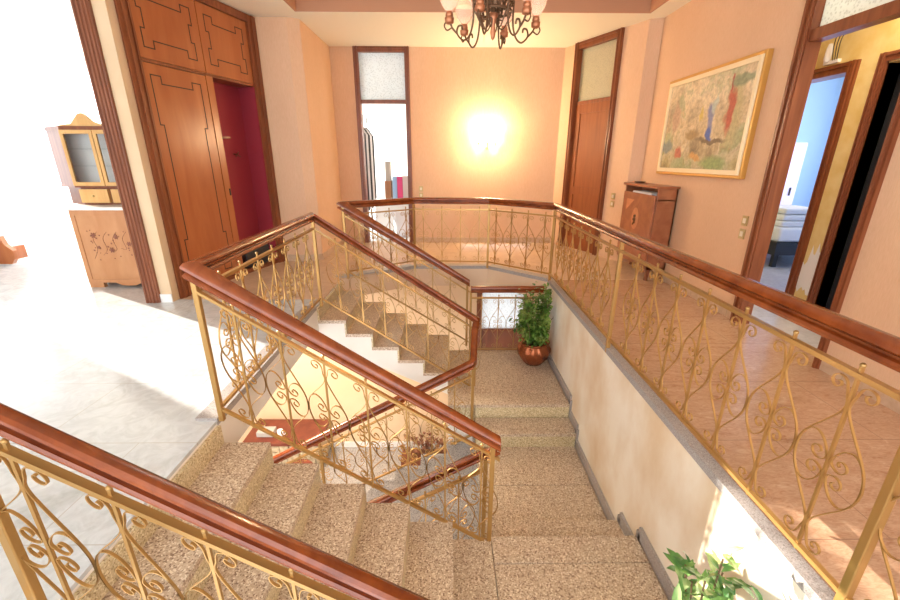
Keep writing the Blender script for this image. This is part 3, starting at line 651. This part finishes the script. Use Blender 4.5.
# ------------------------------------------------------------------ right wall: painting, bar cabinet
py0, py1, pz0, pz1 = 3.90, 5.49, 1.28, 2.33; px = 2.75
t = thing('painting', 'framed abstract still life painting in a white and gilt frame on the right wall', 'painting', (px, 4.7, 1.28))
def pframe(name, m, y0, y1, z0, z1, wd, xa, xb):
    mb = MB(); mb.box((xa, y0, z0), (xb, y0+wd, z1)).box((xa, y1-wd, z0), (xb, y1, z1)).box((xa, y0+wd, z0), (xb, y1-wd, z0+wd)).box((xa, y0+wd, z1-wd), (xb, y1-wd, z1))
    return bevel(mb.build(name, m, t), .004)
M['gilt'] = mat('gilt_frame', (.62, .34, .08), .4, .4); M['cream_frame'] = mat('cream_frame', (.85, .70, .45), .4)
pframe('outer_frame', 'gilt', py0, py1, pz0, pz1, .03, px-.05, px)
pframe('inner_frame', 'cream_frame', py0+.03, py1-.03, pz0+.03, pz1-.03, .045, px-.062, px-.005)
m = mat('abstract_canvas', (.5, .45, .3), .6); M['canvas'] = m
nt, N, L, bs = nodes(m); tc = N.new('ShaderNodeTexCoord'); v = tc.outputs['Object']
vd = N.new('ShaderNodeVectorMath'); vd.operation = 'ADD'; nz = N.new('ShaderNodeTexNoise'); nz.inputs['Scale'].default_value = 6; nz.inputs['Detail'].default_value = 5; L.new(v, nz.inputs['Vector'])
sc_ = N.new('ShaderNodeVectorMath'); sc_.operation = 'SCALE'; sc_.inputs['Scale'].default_value = .20; L.new(nz.outputs['Color'], sc_.inputs[0]); L.new(v, vd.inputs[0]); L.new(sc_.outputs[0], vd.inputs[1])
V2 = vd.outputs[0]; sep = N.new('ShaderNodeSeparateXYZ'); L.new(V2, sep.inputs[0])
c = ramp(m, sep.outputs[2], [(.10, (.16, .13, .07)), (.24, (.30, .30, .12)), (.36, (.36, .30, .18)), (.55, (.62, .50, .32)), (.95, (.76, .64, .46))])
n2 = noise(m, V2, 3.6, 5, .6); c = mix(m, .5, c, ramp(m, n2, [(.34, (.12, .06, .03)), (.44, (.54, .40, .22)), (.53, (.76, .64, .46)), (.60, (.30, .34, .14)), (.68, (.60, .30, .16))]))
n3 = noise(m, V2, 3.2, 3); c = mix(m, ramp(m, n3, [(.54, (0, 0, 0)), (.64, (.7, .7, .7))]), c, (.36, .40, .22))
def blob(c, y, z, ry, rz, col, soft=.75):
    a = math_(m, 'POWER', math_(m, 'DIVIDE', math_(m, 'ABSOLUTE', math_(m, 'SUBTRACT', sep.outputs[1], y+.10)), ry), 2)
    b_ = math_(m, 'POWER', math_(m, 'DIVIDE', math_(m, 'ABSOLUTE', math_(m, 'SUBTRACT', sep.outputs[2], z+.10)), rz), 2)
    f_ = ramp(m, math_(m, 'ADD', a, b_), [(soft*.5, (.9, .9, .9)), (1., (0, 0, 0))]); return mix(m, f_, c, col)
# object space of the canvas: y from -.8 (right side in view) to .8, z 0..1.05
for y, z, ry, rz, col in ((-.50, .60, .15, .36, (.50, .42, .22)), (-.44, .62, .075, .25, (.50, .08, .05)), (-.42, .86, .03, .08, (.45, .06, .05)), (-.16, .55, .08, .17, (.20, .22, .42)), (-.16, .42, .07, .07, (.05, .11, .45)), (-.20, .70, .04, .12, (.50, .55, .50)),
        (.02, .62, .04, .1, (.66, .50, .12)), (-.58, .86, .2, .05, (.26, .29, .18)), (-.2, .36, .3, .035, (.16, .11, .06)), (.36, .24, .10, .08, (.50, .12, .07)), (-.30, .14, .24, .11, (.28, .36, .14)), (.62, .30, .12, .1, (.20, .25, .25)), (.15, .42, .13, .08, (.36, .24, .10)), (-.0, .2, .12, .06, (.60, .32, .10)), (.52, .62, .1, .22, (.50, .32, .22)), (.25, .3, .04, .04, (.7, .6, .4))):
    c = blob(c, y, z, ry, rz, col)
n4 = noise(m, coord(m, (1, 1, 1)), 28, 4, .7); c = mix(m, .4, c, mix(m, 1, c, ramp(m, n4, [(.35, (.55, .5, .42)), (.62, (1.35, 1.3, 1.15))]), 'MULTIPLY')); setcol(m, c)
MB().box((px-.045, py0+.07, pz0+.07), (px-.03, py1-.07, pz1-.07)).build('canvas', 'canvas', t, origin=(px, 4.695, 1.28))
# cabinet
cx0, cx1, cy0, cy1 = 2.48, 2.735, 4.95, 5.87
t = thing('bar_cabinet', 'small veneered wooden drop-front cabinet on feet below the painting', 'cabinet', (2.6, 5.41, 0))
M['cab'] = wood('burl_veneer', (.28, .09, .04), (.40, .15, .065), .3, (2, 2, 2), 4)
b = MB().box((cx0+.02, cy0, .14), (cx1, cy0+.025, 1.12)).box((cx0+.02, cy1-.025, .14), (cx1, cy1, 1.12)).box((cx1-.02, cy0, .14), (cx1, cy1, 1.12)).box((cx0+.02, cy0, .14), (cx1, cy1, .18)).box((cx0+.02, cy0, .98), (cx1, cy1, 1.0))
bevel(b.build('carcass', 'cab', t), .004)
bevel(MB().box((cx0-.01, cy0-.02, 1.12), (cx1+.01, cy1+.02, 1.15)).build('cabinet_top', 'cab', t), .006)
fl = bevel(MB().box((cx0, cy0+.02, .18), (cx0+.02, cy1-.02, 1.04)).build('front_panel', 'cab', t), .004)
sv = MB(); ncirc = 20
pts = [(cx0-.002, 5.41+.10*math.cos(i*2*math.pi/ncirc), .72+.14*math.sin(i*2*math.pi/ncirc)) for i in range(ncirc)]
M['cab2'] = wood('light_burl', (.50, .20, .09), (.58, .26, .13), .3, (2, 2, 2), 6)
sv.add([(x-.002, y, z) for x, y, z in pts]+pts, [tuple(range(ncirc))]+[(i, ncirc+i, ncirc+(i+1) % ncirc, (i+1) % ncirc) for i in range(ncirc)]).build('oval_medallion', 'cab2', fl)
kb = MB(); kb.ball((cx0-.008, 5.41, .75), .02, 8).ball((cx0-.006, 5.41, .71), .026, 8).ball((cx0-.006, 5.41, .67), .018, 8).tube([(cx0-.02, 5.395, .66), (cx0-.025, 5.41, .64), (cx0-.02, 5.425, .66)], .006); kb.build('pull', 'bronze', fl)
tri = [(cx0-.003, 5.72, .95), (cx0-.003, 5.50, .95), (cx0-.003, 5.72, .80)]
for sg in (1,):
    MB().add(tri+[(x+.003, y, z) for x, y, z in tri], [(0, 1, 2), (0, 3, 4, 1), (1, 4, 5, 2), (2, 5, 3, 0)]).build('corner_inlay', 'cab2', fl)
for y in (cy0+.01, cy1-.07):
    for x in (cx0+.03, cx1-.05):
        MB().prism_xz([(x, .14), (x+.05, .14), (x+.04, .06), (x+.03, .0), (x+.005, .0), (x+.01, .06)], y, y+.05).build('foot', 'frame', t)
o = MB()
for k in range(5): o.box((cx0+.03+.001*k, 5.12+.01*(k % 2), 1.0+.012*k), (cx1-.05, 5.66-.012*(k % 3), 1.011+.012*k))
o = o.build('paper_stack', 'cloth', None, origin=(2.6, 5.4, 1.0)); o['label'] = 'stack of white papers in the slot under the cabinet top'; o['category'] = 'papers'
o = MB().lathe([(.012, 0), (.06, .004), (.075, .018), (.07, .02), (.055, .008), (.001, .006)], (2.62, 5.72, 1.15), 20).build('small_dish', 'bronze', None, origin=(2.62, 5.72, 1.15), smooth=True); o['label'] = 'small dark dish on the drop-front cabinet'; o['category'] = 'dish'

# switches
def switch(label, c, u, n, group=None, name='light_switch'):
    c, u, n = Vector(c), Vector(u).normalized(), Vector(n).normalized(); z = Vector((0, 0, 1))
    t = thing(name, label, 'switch', c, group)
    def slab(hw, hh, d0, d1):
        vs = [c+u*a*hw+z*b_*hh+n*dd_ for dd_ in (d0, d1) for a, b_ in ((-1, -1), (1, -1), (1, 1), (-1, 1))]
        return MB().add(vs, [(0, 3, 2, 1), (4, 5, 6, 7), (0, 1, 5, 4), (1, 2, 6, 5), (2, 3, 7, 6), (3, 0, 4, 7)])
    slab(.034, .045, 0, .008).build('plate', 'brass', t); slab(.017, .022, .008, .013).build('rocker', 'ivory', t)
switch('upper brass switch plate on the back wall beside the open doorway', (-.43, 7.478, .95), (1, 0, 0), (0, -1, 0))
switch('lower brass switch plate on the back wall beside the open doorway', (-.43, 7.478, .84), (1, 0, 0), (0, -1, 0))
switch('upper brass switch plate on the right wall beside the wide doorway', (2.748, 3.77, .92), (0, 1, 0), (-1, 0, 0))
switch('lower brass switch plate on the right wall beside the wide doorway', (2.748, 3.77, .80), (0, 1, 0), (-1, 0, 0))
dq = Vector((dd.x, dd.y, 0)); nq = Vector((-nn.x, -nn.y, 0)); pp = Vector((pd2[0]+dd.x*1.1, pd2[1]+dd.y*1.1, 0))
switch('upper brass switch plate between the wooden door and the bar cabinet', pp+nq*.002+Vector((0, 0, .93)), dq, nq)
switch('lower brass switch plate between the wooden door and the bar cabinet', pp+nq*.002+Vector((0, 0, .82)), dq, nq)

# ------------------------------------------------------------------ sconce
sx, sz = .70, 1.72
t = thing('wall_sconce', 'lit wall sconce with three glowing shades on the back wall', 'lamp', (sx, 7.48, sz-.1))
pl = MB(); vs = []
for i in range(16): vs.append((sx+.05*math.cos(i*math.pi/8), 7.478, sz-.03+.08*math.sin(i*math.pi/8)))
pl.add(vs+[(x, y-.015, z) for x, y, z in vs], [tuple(range(16))[::-1], tuple(range(16, 32))]+[(i, (i+1) % 16, 16+(i+1) % 16, 16+i) for i in range(16)]); pl.build('backplate', 'brass', t)
for dx, dy in ((-.14, -.10), (0, -.16), (.14, -.10)):
    arm = MB().tube(crom([(sx, 7.465, sz-.05), (sx+dx*.4, 7.46+dy*.5, sz-.12), (sx+dx*.9, 7.46+dy*.9, sz-.10), (sx+dx, 7.46+dy, sz-.05)], 5), .007).build('arm', 'brass', t)
    MB().lathe([(.008, -.05), (.016, -.03), (.03, -.005), (.02, 0)], (sx+dx, 7.46+dy, sz), 12).build('cup', 'brass', arm, smooth=True)
    MB().lathe([(.02, 0), (.045, .03), (.055, .07), (.05, .11), (.06, .14)], (sx+dx, 7.46+dy, sz), 16).build('glass_shade', 'lit', arm, smooth=True)
lamp('sconce_bulb', 'POINT', (sx, 7.26, sz+.10), 70, (1, .76, .43), radius=.07)

# ------------------------------------------------------------------ chandelier
hx, hy, hz = .27, 2.70, 2.10
t = thing('chandelier', 'wrought iron chandelier with round peach glass bulbs hanging from the recess', 'chandelier', (hx, hy, hz))
MB().tube([(hx, hy, hz+.1), (hx, hy, ZC+.34)], .010).build('stem', 'bronze', t)
MB().lathe([(.07, 0), (.06, .03), (.015, .05)], (hx, hy, ZC+.28), 16).build('ceiling_rose', 'bronze', t, smooth=True)
bk = MB(); nb = 20
for i in range(nb):
    a = i*2*math.pi/nb; ca, sa = math.cos(a), math.sin(a)
    bk.strap(crom([(hx+.085*ca, hy+.085*sa, hz+.13), (hx+.11*ca, hy+.11*sa, hz+.20), (hx+.10*math.cos(a+.3), hy+.10*math.sin(a+.3), hz+.30), (hx+.115*ca, hy+.115*sa, hz+.40), (hx+.09*ca, hy+.09*sa, hz+.46)], 3), (-sa, ca, 0), .012, .006)
    for z in (.17, .25, .34, .42):
        bk.ball((hx+.106*math.cos(a+.15), hy+.106*math.sin(a+.15), hz+z), .012, 6)
for z in (.13, .28, .45):
    bk.tube([(hx+.10*math.cos(i*math.pi/12), hy+.10*math.sin(i*math.pi/12), hz+z) for i in range(25)], .007, 6)
bk.build('filigree_basket', 'bronze', t)
MB().lathe([(.001, -.01), (.010, 0), (.016, .03), (.010, .07), (.02, .09), (.03, .12), (.001, .13)], (hx, hy, hz), 12).build('centre_drop', 'copper_dull', t, smooth=True)
for k in range(6):
    a = R(60*k+8); ca, sa = math.cos(a), math.sin(a)
    def Q(r, z): return (hx+r*ca, hy+r*sa, hz+z)
    pts = [Q(.10, .36), Q(.115, .20), Q(.115, .08), Q(.135, .01), Q(.17, -.015), Q(.205, .015), Q(.20, .05), Q(.18, .055), Q(.175, .035)]
    arm = MB(); arm.tube(crom(pts, 5), .0055, 6)
    arm.tube(crom([Q(.205, .015), Q(.235, .045), Q(.25, .085)], 4), .0055, 6)
    arm.tube(crom([Q(.235, .045), Q(.262, .03), Q(.278, .05), Q(.268, .07), Q(.256, .06)], 4), .004, 6)
    arm.tube(crom([Q(.1, .12), Q(.06, .05), Q(.03, .06), Q(.03, .09), Q(.05, .09)], 4), .004, 6)
    ao = arm.build('arm', 'bronze', t)
    MB().lathe([(.012, .06), (.024, .065), (.026, .09), (.018, .095), (.022, .10), (.018, .12)], (hx+.25*ca, hy+.25*sa, hz), 12).build('socket', 'copper_dull', ao, smooth=True)
    MB().lathe([(.013, 0), (.022, .012), (.045, .04), (.056, .075), (.053, .105), (.036, .13), (.001, .142)], (hx+.25*ca, hy+.25*sa, hz+.115), 16).build('bulb', 'globe', ao, smooth=True)

# ------------------------------------------------------------------ plants
def leaf(mb, p, d, up, L, wd, droop=.25):
    d = d.normalized(); s = d.cross(up)
    if s.length < .05: s = d.orthogonal()
    s.normalize(); n = s.cross(d)
    a = p; m1 = p+d*L*.35-n*L*.02; m2 = p+d*L*.7-n*L*droop*.4; tip = p+d*L-n*L*droop
    vs = [a, m1+s*wd*.5+n*wd*.12, m1, m1-s*wd*.5+n*wd*.12, m2+s*wd*.38+n*wd*.08, m2, m2-s*wd*.38+n*wd*.08, tip]
    mb.add(vs, [(0, 2, 1), (0, 3, 2), (1, 2, 5, 4), (2, 3, 6, 5), (4, 5, 7), (5, 6, 7)])
def rnd(): 
    v = Vector((random.gauss(0, 1), random.gauss(0, 1), random.gauss(0, 1))); return v.normalized()
random.seed(21)
pc = Vector((1.08, 4.56, -.94))
t = thing('potted_plant', 'leafy green plant in a fluted copper pot on the far landing', 'plant', pc)
prof = [(.07, 0), (.10, .005), (.135, .05), (.175, .11), (.195, .17), (.19, .22), (.165, .26), (.16, .27), (.185, .30), (.18, .305), (.15, .27), (.001, .265)]
M['copper'] = mat('copper_pot', (.36, .11, .045), .25, .75)
MB().lathe(prof, pc, 48, (12, .06, 14, lambda u: 1 if .15 < u < .6 else 0)).build('pot', 'copper', t, smooth=True)
MB().lathe([(.15, .262), (.001, .27)], pc, 16).build('soil', 'soil', t)
stm = MB(); fo = MB()
for i in range(26):
    lobe = -1 if i % 2 else 1; hh = random.uniform(.5, .98) if lobe > 0 else random.uniform(.45, .95)
    end = pc+Vector((lobe*.10+random.gauss(0, .06), random.gauss(0, .08), hh))
    pts = crom([pc+Vector((random.gauss(0, .03), random.gauss(0, .03), .26)), pc+Vector((lobe*.09+random.gauss(0, .03), random.gauss(0, .05), .26+hh*.35)), end], 5)
    stm.tube(pts, .004, 5)
    for j in range(75):
        q = pts[random.randrange(2, len(pts))]+Vector((random.gauss(0, .045), random.gauss(0, .05), random.gauss(0, .03)))
        q.x = min(q.x, 1.22); dv = rnd(); dv.z = dv.z*.6-.15
        if q.x > 1.18: dv.x = -abs(dv.x)
        leaf(fo, q, dv, Vector((0, 0, 1)), random.uniform(.045, .07), random.uniform(.028, .042))
lim = 1.285; fo.v = [(min(x, lim), y, z) for x, y, z in fo.v]; stm.v = [(min(x, lim), y, z) for x, y, z in stm.v]
stm.build('stems', 'stem', t); fo.build('foliage', 'leaf', t)
random.seed(5)
pc = Vector((1.05, 1.15, -.94))
t = thing('potted_plant', 'bright green bushy plant at the bottom edge beside the sunlit stairwell wall', 'plant', pc)
MB().lathe([(.09, 0), (.12, .01), (.15, .12), (.16, .24), (.165, .26), (.145, .26), (.001, .24)], pc, 28).build('pot', 'copper_dull', t, smooth=True)
stm = MB(); fo = MB()
for i in range(24):
    a = random.uniform(0, 6.28); r = random.uniform(.04, .27); end = pc+Vector((r*math.cos(a), r*math.sin(a), random.uniform(.70, .96)-r*.5))
    end.x = min(end.x, 1.24)
    pts = crom([pc+Vector((0, 0, .24)), pc+Vector((r*.4*math.cos(a), r*.4*math.sin(a), .45)), end], 5); stm.tube(pts, .004, 5)
    for j in range(20):
        k = random.randrange(3, len(pts)); q = pts[k]+rnd()*.025; tang = (pts[k]-pts[k-1]).normalized(); dv = rnd()+tang*.7+Vector((0, 0, .25)); q.x = min(q.x, 1.25)
        if q.x > 1.17: dv.x = -abs(dv.x)
        leaf(fo, q, dv, Vector((0, 0, 1)), random.uniform(.06, .095), random.uniform(.028, .04), .2)
lim = 1.24 if pc.y < 2 else 1.285; fo.v = [(min(x, lim), y, z) for x, y, z in fo.v]; stm.v = [(min(x, lim), y, z) for x, y, z in stm.v]
stm.build('stems', 'stem', t); fo.build('foliage', 'leaf2', t)

# ------------------------------------------------------------------ lower hall objects
t = thing('stone_table', 'low reddish topped ledge with rough stone front in the lower hall', 'table', (-2.6, 5.6, ZL))
M['redtop'] = two('red_tile_top', (.16, .035, .02), (.22, .055, .03), 8, .4)
M['stone'] = two('rough_beige_stone', (.42, .32, .2), (.72, .6, .42), 14, .9)
MB().box((-3.15, 5.30, ZL+.52), (-1.95, 5.93, ZL+.57)).build('ledge_top', 'redtop', t)
sb = MB(); random.seed(2)
for r_ in range(4):
    x = -3.1
    while x < -2.0:
        wd = random.uniform(.1, .2); sb.box((x, 5.33-random.uniform(0, .025), ZL+.13*r_+.004), (min(x+wd-.008, -1.98), 5.90, ZL+.13*(r_+1)-.004)); x += wd
bevel(sb.build('stone_base', 'stone', t), .01)
t = thing('round_stool', 'round red seated stool beside the stone ledge in the lower hall', 'stool', (-2.15, 4.85, ZL))
bevel(MB().lathe([(.001, .40), (.22, .40), (.24, .42), (.24, .46), (.22, .48), (.001, .485)], (-2.15, 4.85, ZL), 28).build('seat', 'redtop', t, smooth=True), .01)
for k in range(4):
    a = k*math.pi/2+.6; MB().tube([(-2.15+.15*math.cos(a), 4.85+.15*math.sin(a), ZL+.41), (-2.15+.2*math.cos(a), 4.85+.2*math.sin(a), ZL)], .015).build('leg', 'frame', t)
o = bevel(MB().box((-2.98, 5.45, ZL+.57), (-2.72, 5.62, ZL+.66)).build('grey_box', 'grey', None, origin=(-2.85, 5.53, ZL+.57)), .01); o['label'] = 'small grey box on the red topped ledge'; o['category'] = 'box'
t = thing('white_mug', 'white mug on the red topped ledge beside the grey box', 'mug', (-2.62, 5.5, ZL+.57))
MB().lathe([(.04, 0), (.045, .01), (.045, .10), (.04, .10), (.038, .02), (.001, .015)], (-2.62, 5.5, ZL+.57), 18).build('cup', 'cloth', t, smooth=True)
MB().tube(crom([(-2.575, 5.5, ZL+.65), (-2.545, 5.5, ZL+.64), (-2.545, 5.5, ZL+.60), (-2.576, 5.5, ZL+.59)], 4), .006, 6).build('handle', 'cloth', t)
pc = Vector((-.35, 5.55, ZL)); random.seed(9)
t = thing('dried_flower_arrangement', 'brown dried flower arrangement in a low dark planter in the lower hall', 'flowers', pc)
MB().box((-.72, 5.40, ZL), (.02, 5.70, ZL+.14)).build('planter', 'frame', t)
M['dry'] = two('dried_petals', (.20, .06, .04), (.42, .22, .13), 12, .9); fo = MB(); sm = MB()
for i in range(46):
    b0 = pc+Vector((random.uniform(-.3, .3), random.uniform(-.08, .08), .14)); e = b0+Vector((random.gauss(0, .1), random.gauss(0, .05), random.uniform(.12, .38)))
    sm.tube([b0, e], .003, 4)
    for j in range(10): leaf(fo, e+rnd()*.01, rnd(), Vector((0, 0, 1)), .05, .03)
sm.build('stems', 'stem', t); fo.build('blooms', 'dry', t, kind='stuff')

# ------------------------------------------------------------------ study: cabinet, boxes, books
t = thing('low_white_cabinet', 'low white cabinet in the white room behind the back opening', 'cabinet', (-1.0, 8.9, 0))
MB().box((-1.45, 8.65, .05), (-.55, 9.1, .62)).build('carcass', 'room_white', t); MB().box((-1.47, 8.62, .62), (-.53, 9.12, .65)).build('cabinet_top', 'room_white', t)
for x in (-1.44, -.995): 
    q = MB().box((x, 8.63, .08), (x+.43, 8.65, .60)).build('door', 'room_white', t); MB().ball((x+.215, 8.625, .4), .012, 8).build('knob', 'brass', q)
def block(name, label, cat, a, b_, col, group=None):
    key = 'c_'+label; M[key] = mat(name+'_colour', col, .6)
    c = [(a[0]+b_[0])/2, (a[1]+b_[1])/2, a[2]]
    o = bevel(MB().box(a, b_).build(name, key, None, origin=c), .004); o['label'] = label; o['category'] = cat
    if group: o['group'] = group
    return o
def book(label, x0, x1, h, col):
    t = thing('book', label, 'book', ((x0+x1)/2, 8.8, .65), 'books on the low white cabinet')
    M[label] = mat('book_cover', col, .5)
    MB().box((x0, 8.70, .65), (x0+.006, 8.92, .65+h)).box((x1-.006, 8.70, .65), (x1, 8.92, .65+h)).box((x0+.006, 8.70, .65), (x1-.006, 8.706, .65+h)).build('cover', label, t)
    MB().box((x0+.007, 8.707, .655), (x1-.007, 8.915, .645+h)).build('pages', 'cloth', t)
block('storage_box', 'brown box standing on the white cabinet, left of the books', 'box', (-1.24, 8.7, .65), (-1.11, 8.95, 1.02), (.35, .16, .08))
block('storage_box', 'tall grey box on top of the brown box in the white room', 'box', (-1.22, 8.72, 1.02), (-1.12, 8.93, 1.40), (.42, .38, .33))
book('light blue book on the low white cabinet', -1.08, -.99, .46, (.30, .50, .80))
book('dark pink book between the blue and the pale book', -.985, -.875, .46, (.66, .06, .22))
book('pale grey book with pink top edge, rightmost on the white cabinet', -.87, -.76, .47, (.62, .55, .56))
t = thing('laundry_tub', 'round white tub on the floor in front of the low white cabinet', 'tub', (-.85, 8.2, 0))
MB().lathe([(.14, 0), (.15, .01), (.19, .46), (.20, .47), (.185, .47), (.14, .03), (.001, .02)], (-.85, 8.2, 0), 28).build('body', 'cloth', t, smooth=True)
MB().lathe([(.193, .47), (.205, .475), (.205, .49), (.19, .49)], (-.85, 8.2, 0), 28).build('rim', 'cloth', t, smooth=True)
t = thing('clothes_rack', 'metal garment rack with hanging white garments in the white room', 'rack', (-1.65, 8.5, 0))
for y in (7.95, 9.2): MB().tube([(-1.62, y, 0), (-1.62, y, 2.25)], .014).build('pole', 'black', t)
MB().tube([(-1.62, 7.9, 2.25), (-1.62, 9.25, 2.25)], .014).build('rail', 'grey', t)
for k in range(5):
    o = MB(); y = 8.1+k*.22; vs = []
    for i in range(9):
        x = -1.78+.32*i/8; yy = y+.02*math.sin(i*1.7); vs += [(x, yy, .5), (x, yy, 2.05-.5*abs(i/8-.5)**1.5)]
    fs = [(2*i, 2*i+2, 2*i+3, 2*i+1) for i in range(8)]
    o = o.add(vs, fs).add([(-1.625, y-.003, 2.0), (-1.615, y-.003, 2.0), (-1.615, y+.003, 2.26), (-1.625, y+.003, 2.26)], [(0, 1, 2, 3)]).build('hanging_garment', 'cloth' if k % 2 else 'black', None, origin=(-1.62, y, .5), smooth=True)
    o.modifiers.new('thick', 'SOLIDIFY').thickness = .012; o['label'] = ('white' if k % 2 else 'black')+' garment hanging from the rack in the white room'; o['category'] = 'garment'; o['group'] = 'garments on the rack'

# ------------------------------------------------------------------ bedroom seen through the right doorway
t = thing('bed', 'bed with stacked white linen in the blue bedroom', 'bed', (5.4, 6.6, 0))
MB().box((4.6, 5.6, .18), (6.2, 7.4, .36)).build('bed_frame', 'black', t); bevel(MB().box((4.62, 5.62, .36), (6.18, 7.38, .56)).build('mattress', 'cloth', t), .04, 3)
for x in (4.65, 6.1):
    for y in (5.65, 7.3): MB().box((x, y, 0), (x+.06, y+.06, .18)).build('leg', 'black', t)
for k in range(3):
    o = bevel(MB().box((4.66+.02*k, 5.68+.02*k, .56+.085*k), (5.3-.03*k, 6.3-.04*k, .64+.085*k)).build('folded_linen', 'cloth', None, origin=(4.95, 6, .56+.085*k)), .03, 3)
    o['label'] = ['folded white linen lying on the bed, lowest of the pile', 'folded white linen in the middle of the pile on the bed', 'folded white linen on top of the pile on the bed'][k]; o['category'] = 'linen'; o['group'] = 'linen pile on the bed'
t = thing('tall_cupboard', 'tall lilac cupboard by the wall of the blue bedroom', 'cupboard', (5.0, 8.2, 0)); M['lilac'] = mat('lilac_laminate', (.60, .52, .68), .35)
MB().box((4.0, 8.05, 0), (6.7, 8.58, 1.75)).build('carcass', 'lilac', t)
for x in (4.02, 4.9, 5.78):
    q = bevel(MB().box((x, 8.03, .05), (x+.86, 8.05, 1.72)).build('door', 'lilac', t), .003); MB().box((x+.78, 8.01, .8), (x+.8, 8.03, .95)).build('handle', 'black', q)
# wire wall lamp in corridor
t = thing('wire_wall_lamp', 'small white wall lamp with wire scrolls above the blue bedroom door', 'lamp', (3.78, 4.52, 2.36))
mb = MB()
for k in range(3): mb.tube(crom([(3.77, 4.50-.02*k, 2.36), (3.72, 4.47-.03*k, 2.46+.02*k), (3.69, 4.43-.04*k, 2.56), (3.70, 4.40-.03*k, 2.60), (3.72, 4.42-.02*k, 2.57)], 5), .004, 5)
mb.build('wire_scrolls', 'black', t); MB().lathe([(.02, 0), (.03, .03), (.025, .12), (.015, .16)], (3.76, 4.56, 2.36), 12).build('shade', 'cloth', t, smooth=True)
MB().box((3.765, 4.44, 2.34), (3.80, 4.60, 2.37)).build('bracket', 'cloth', t)
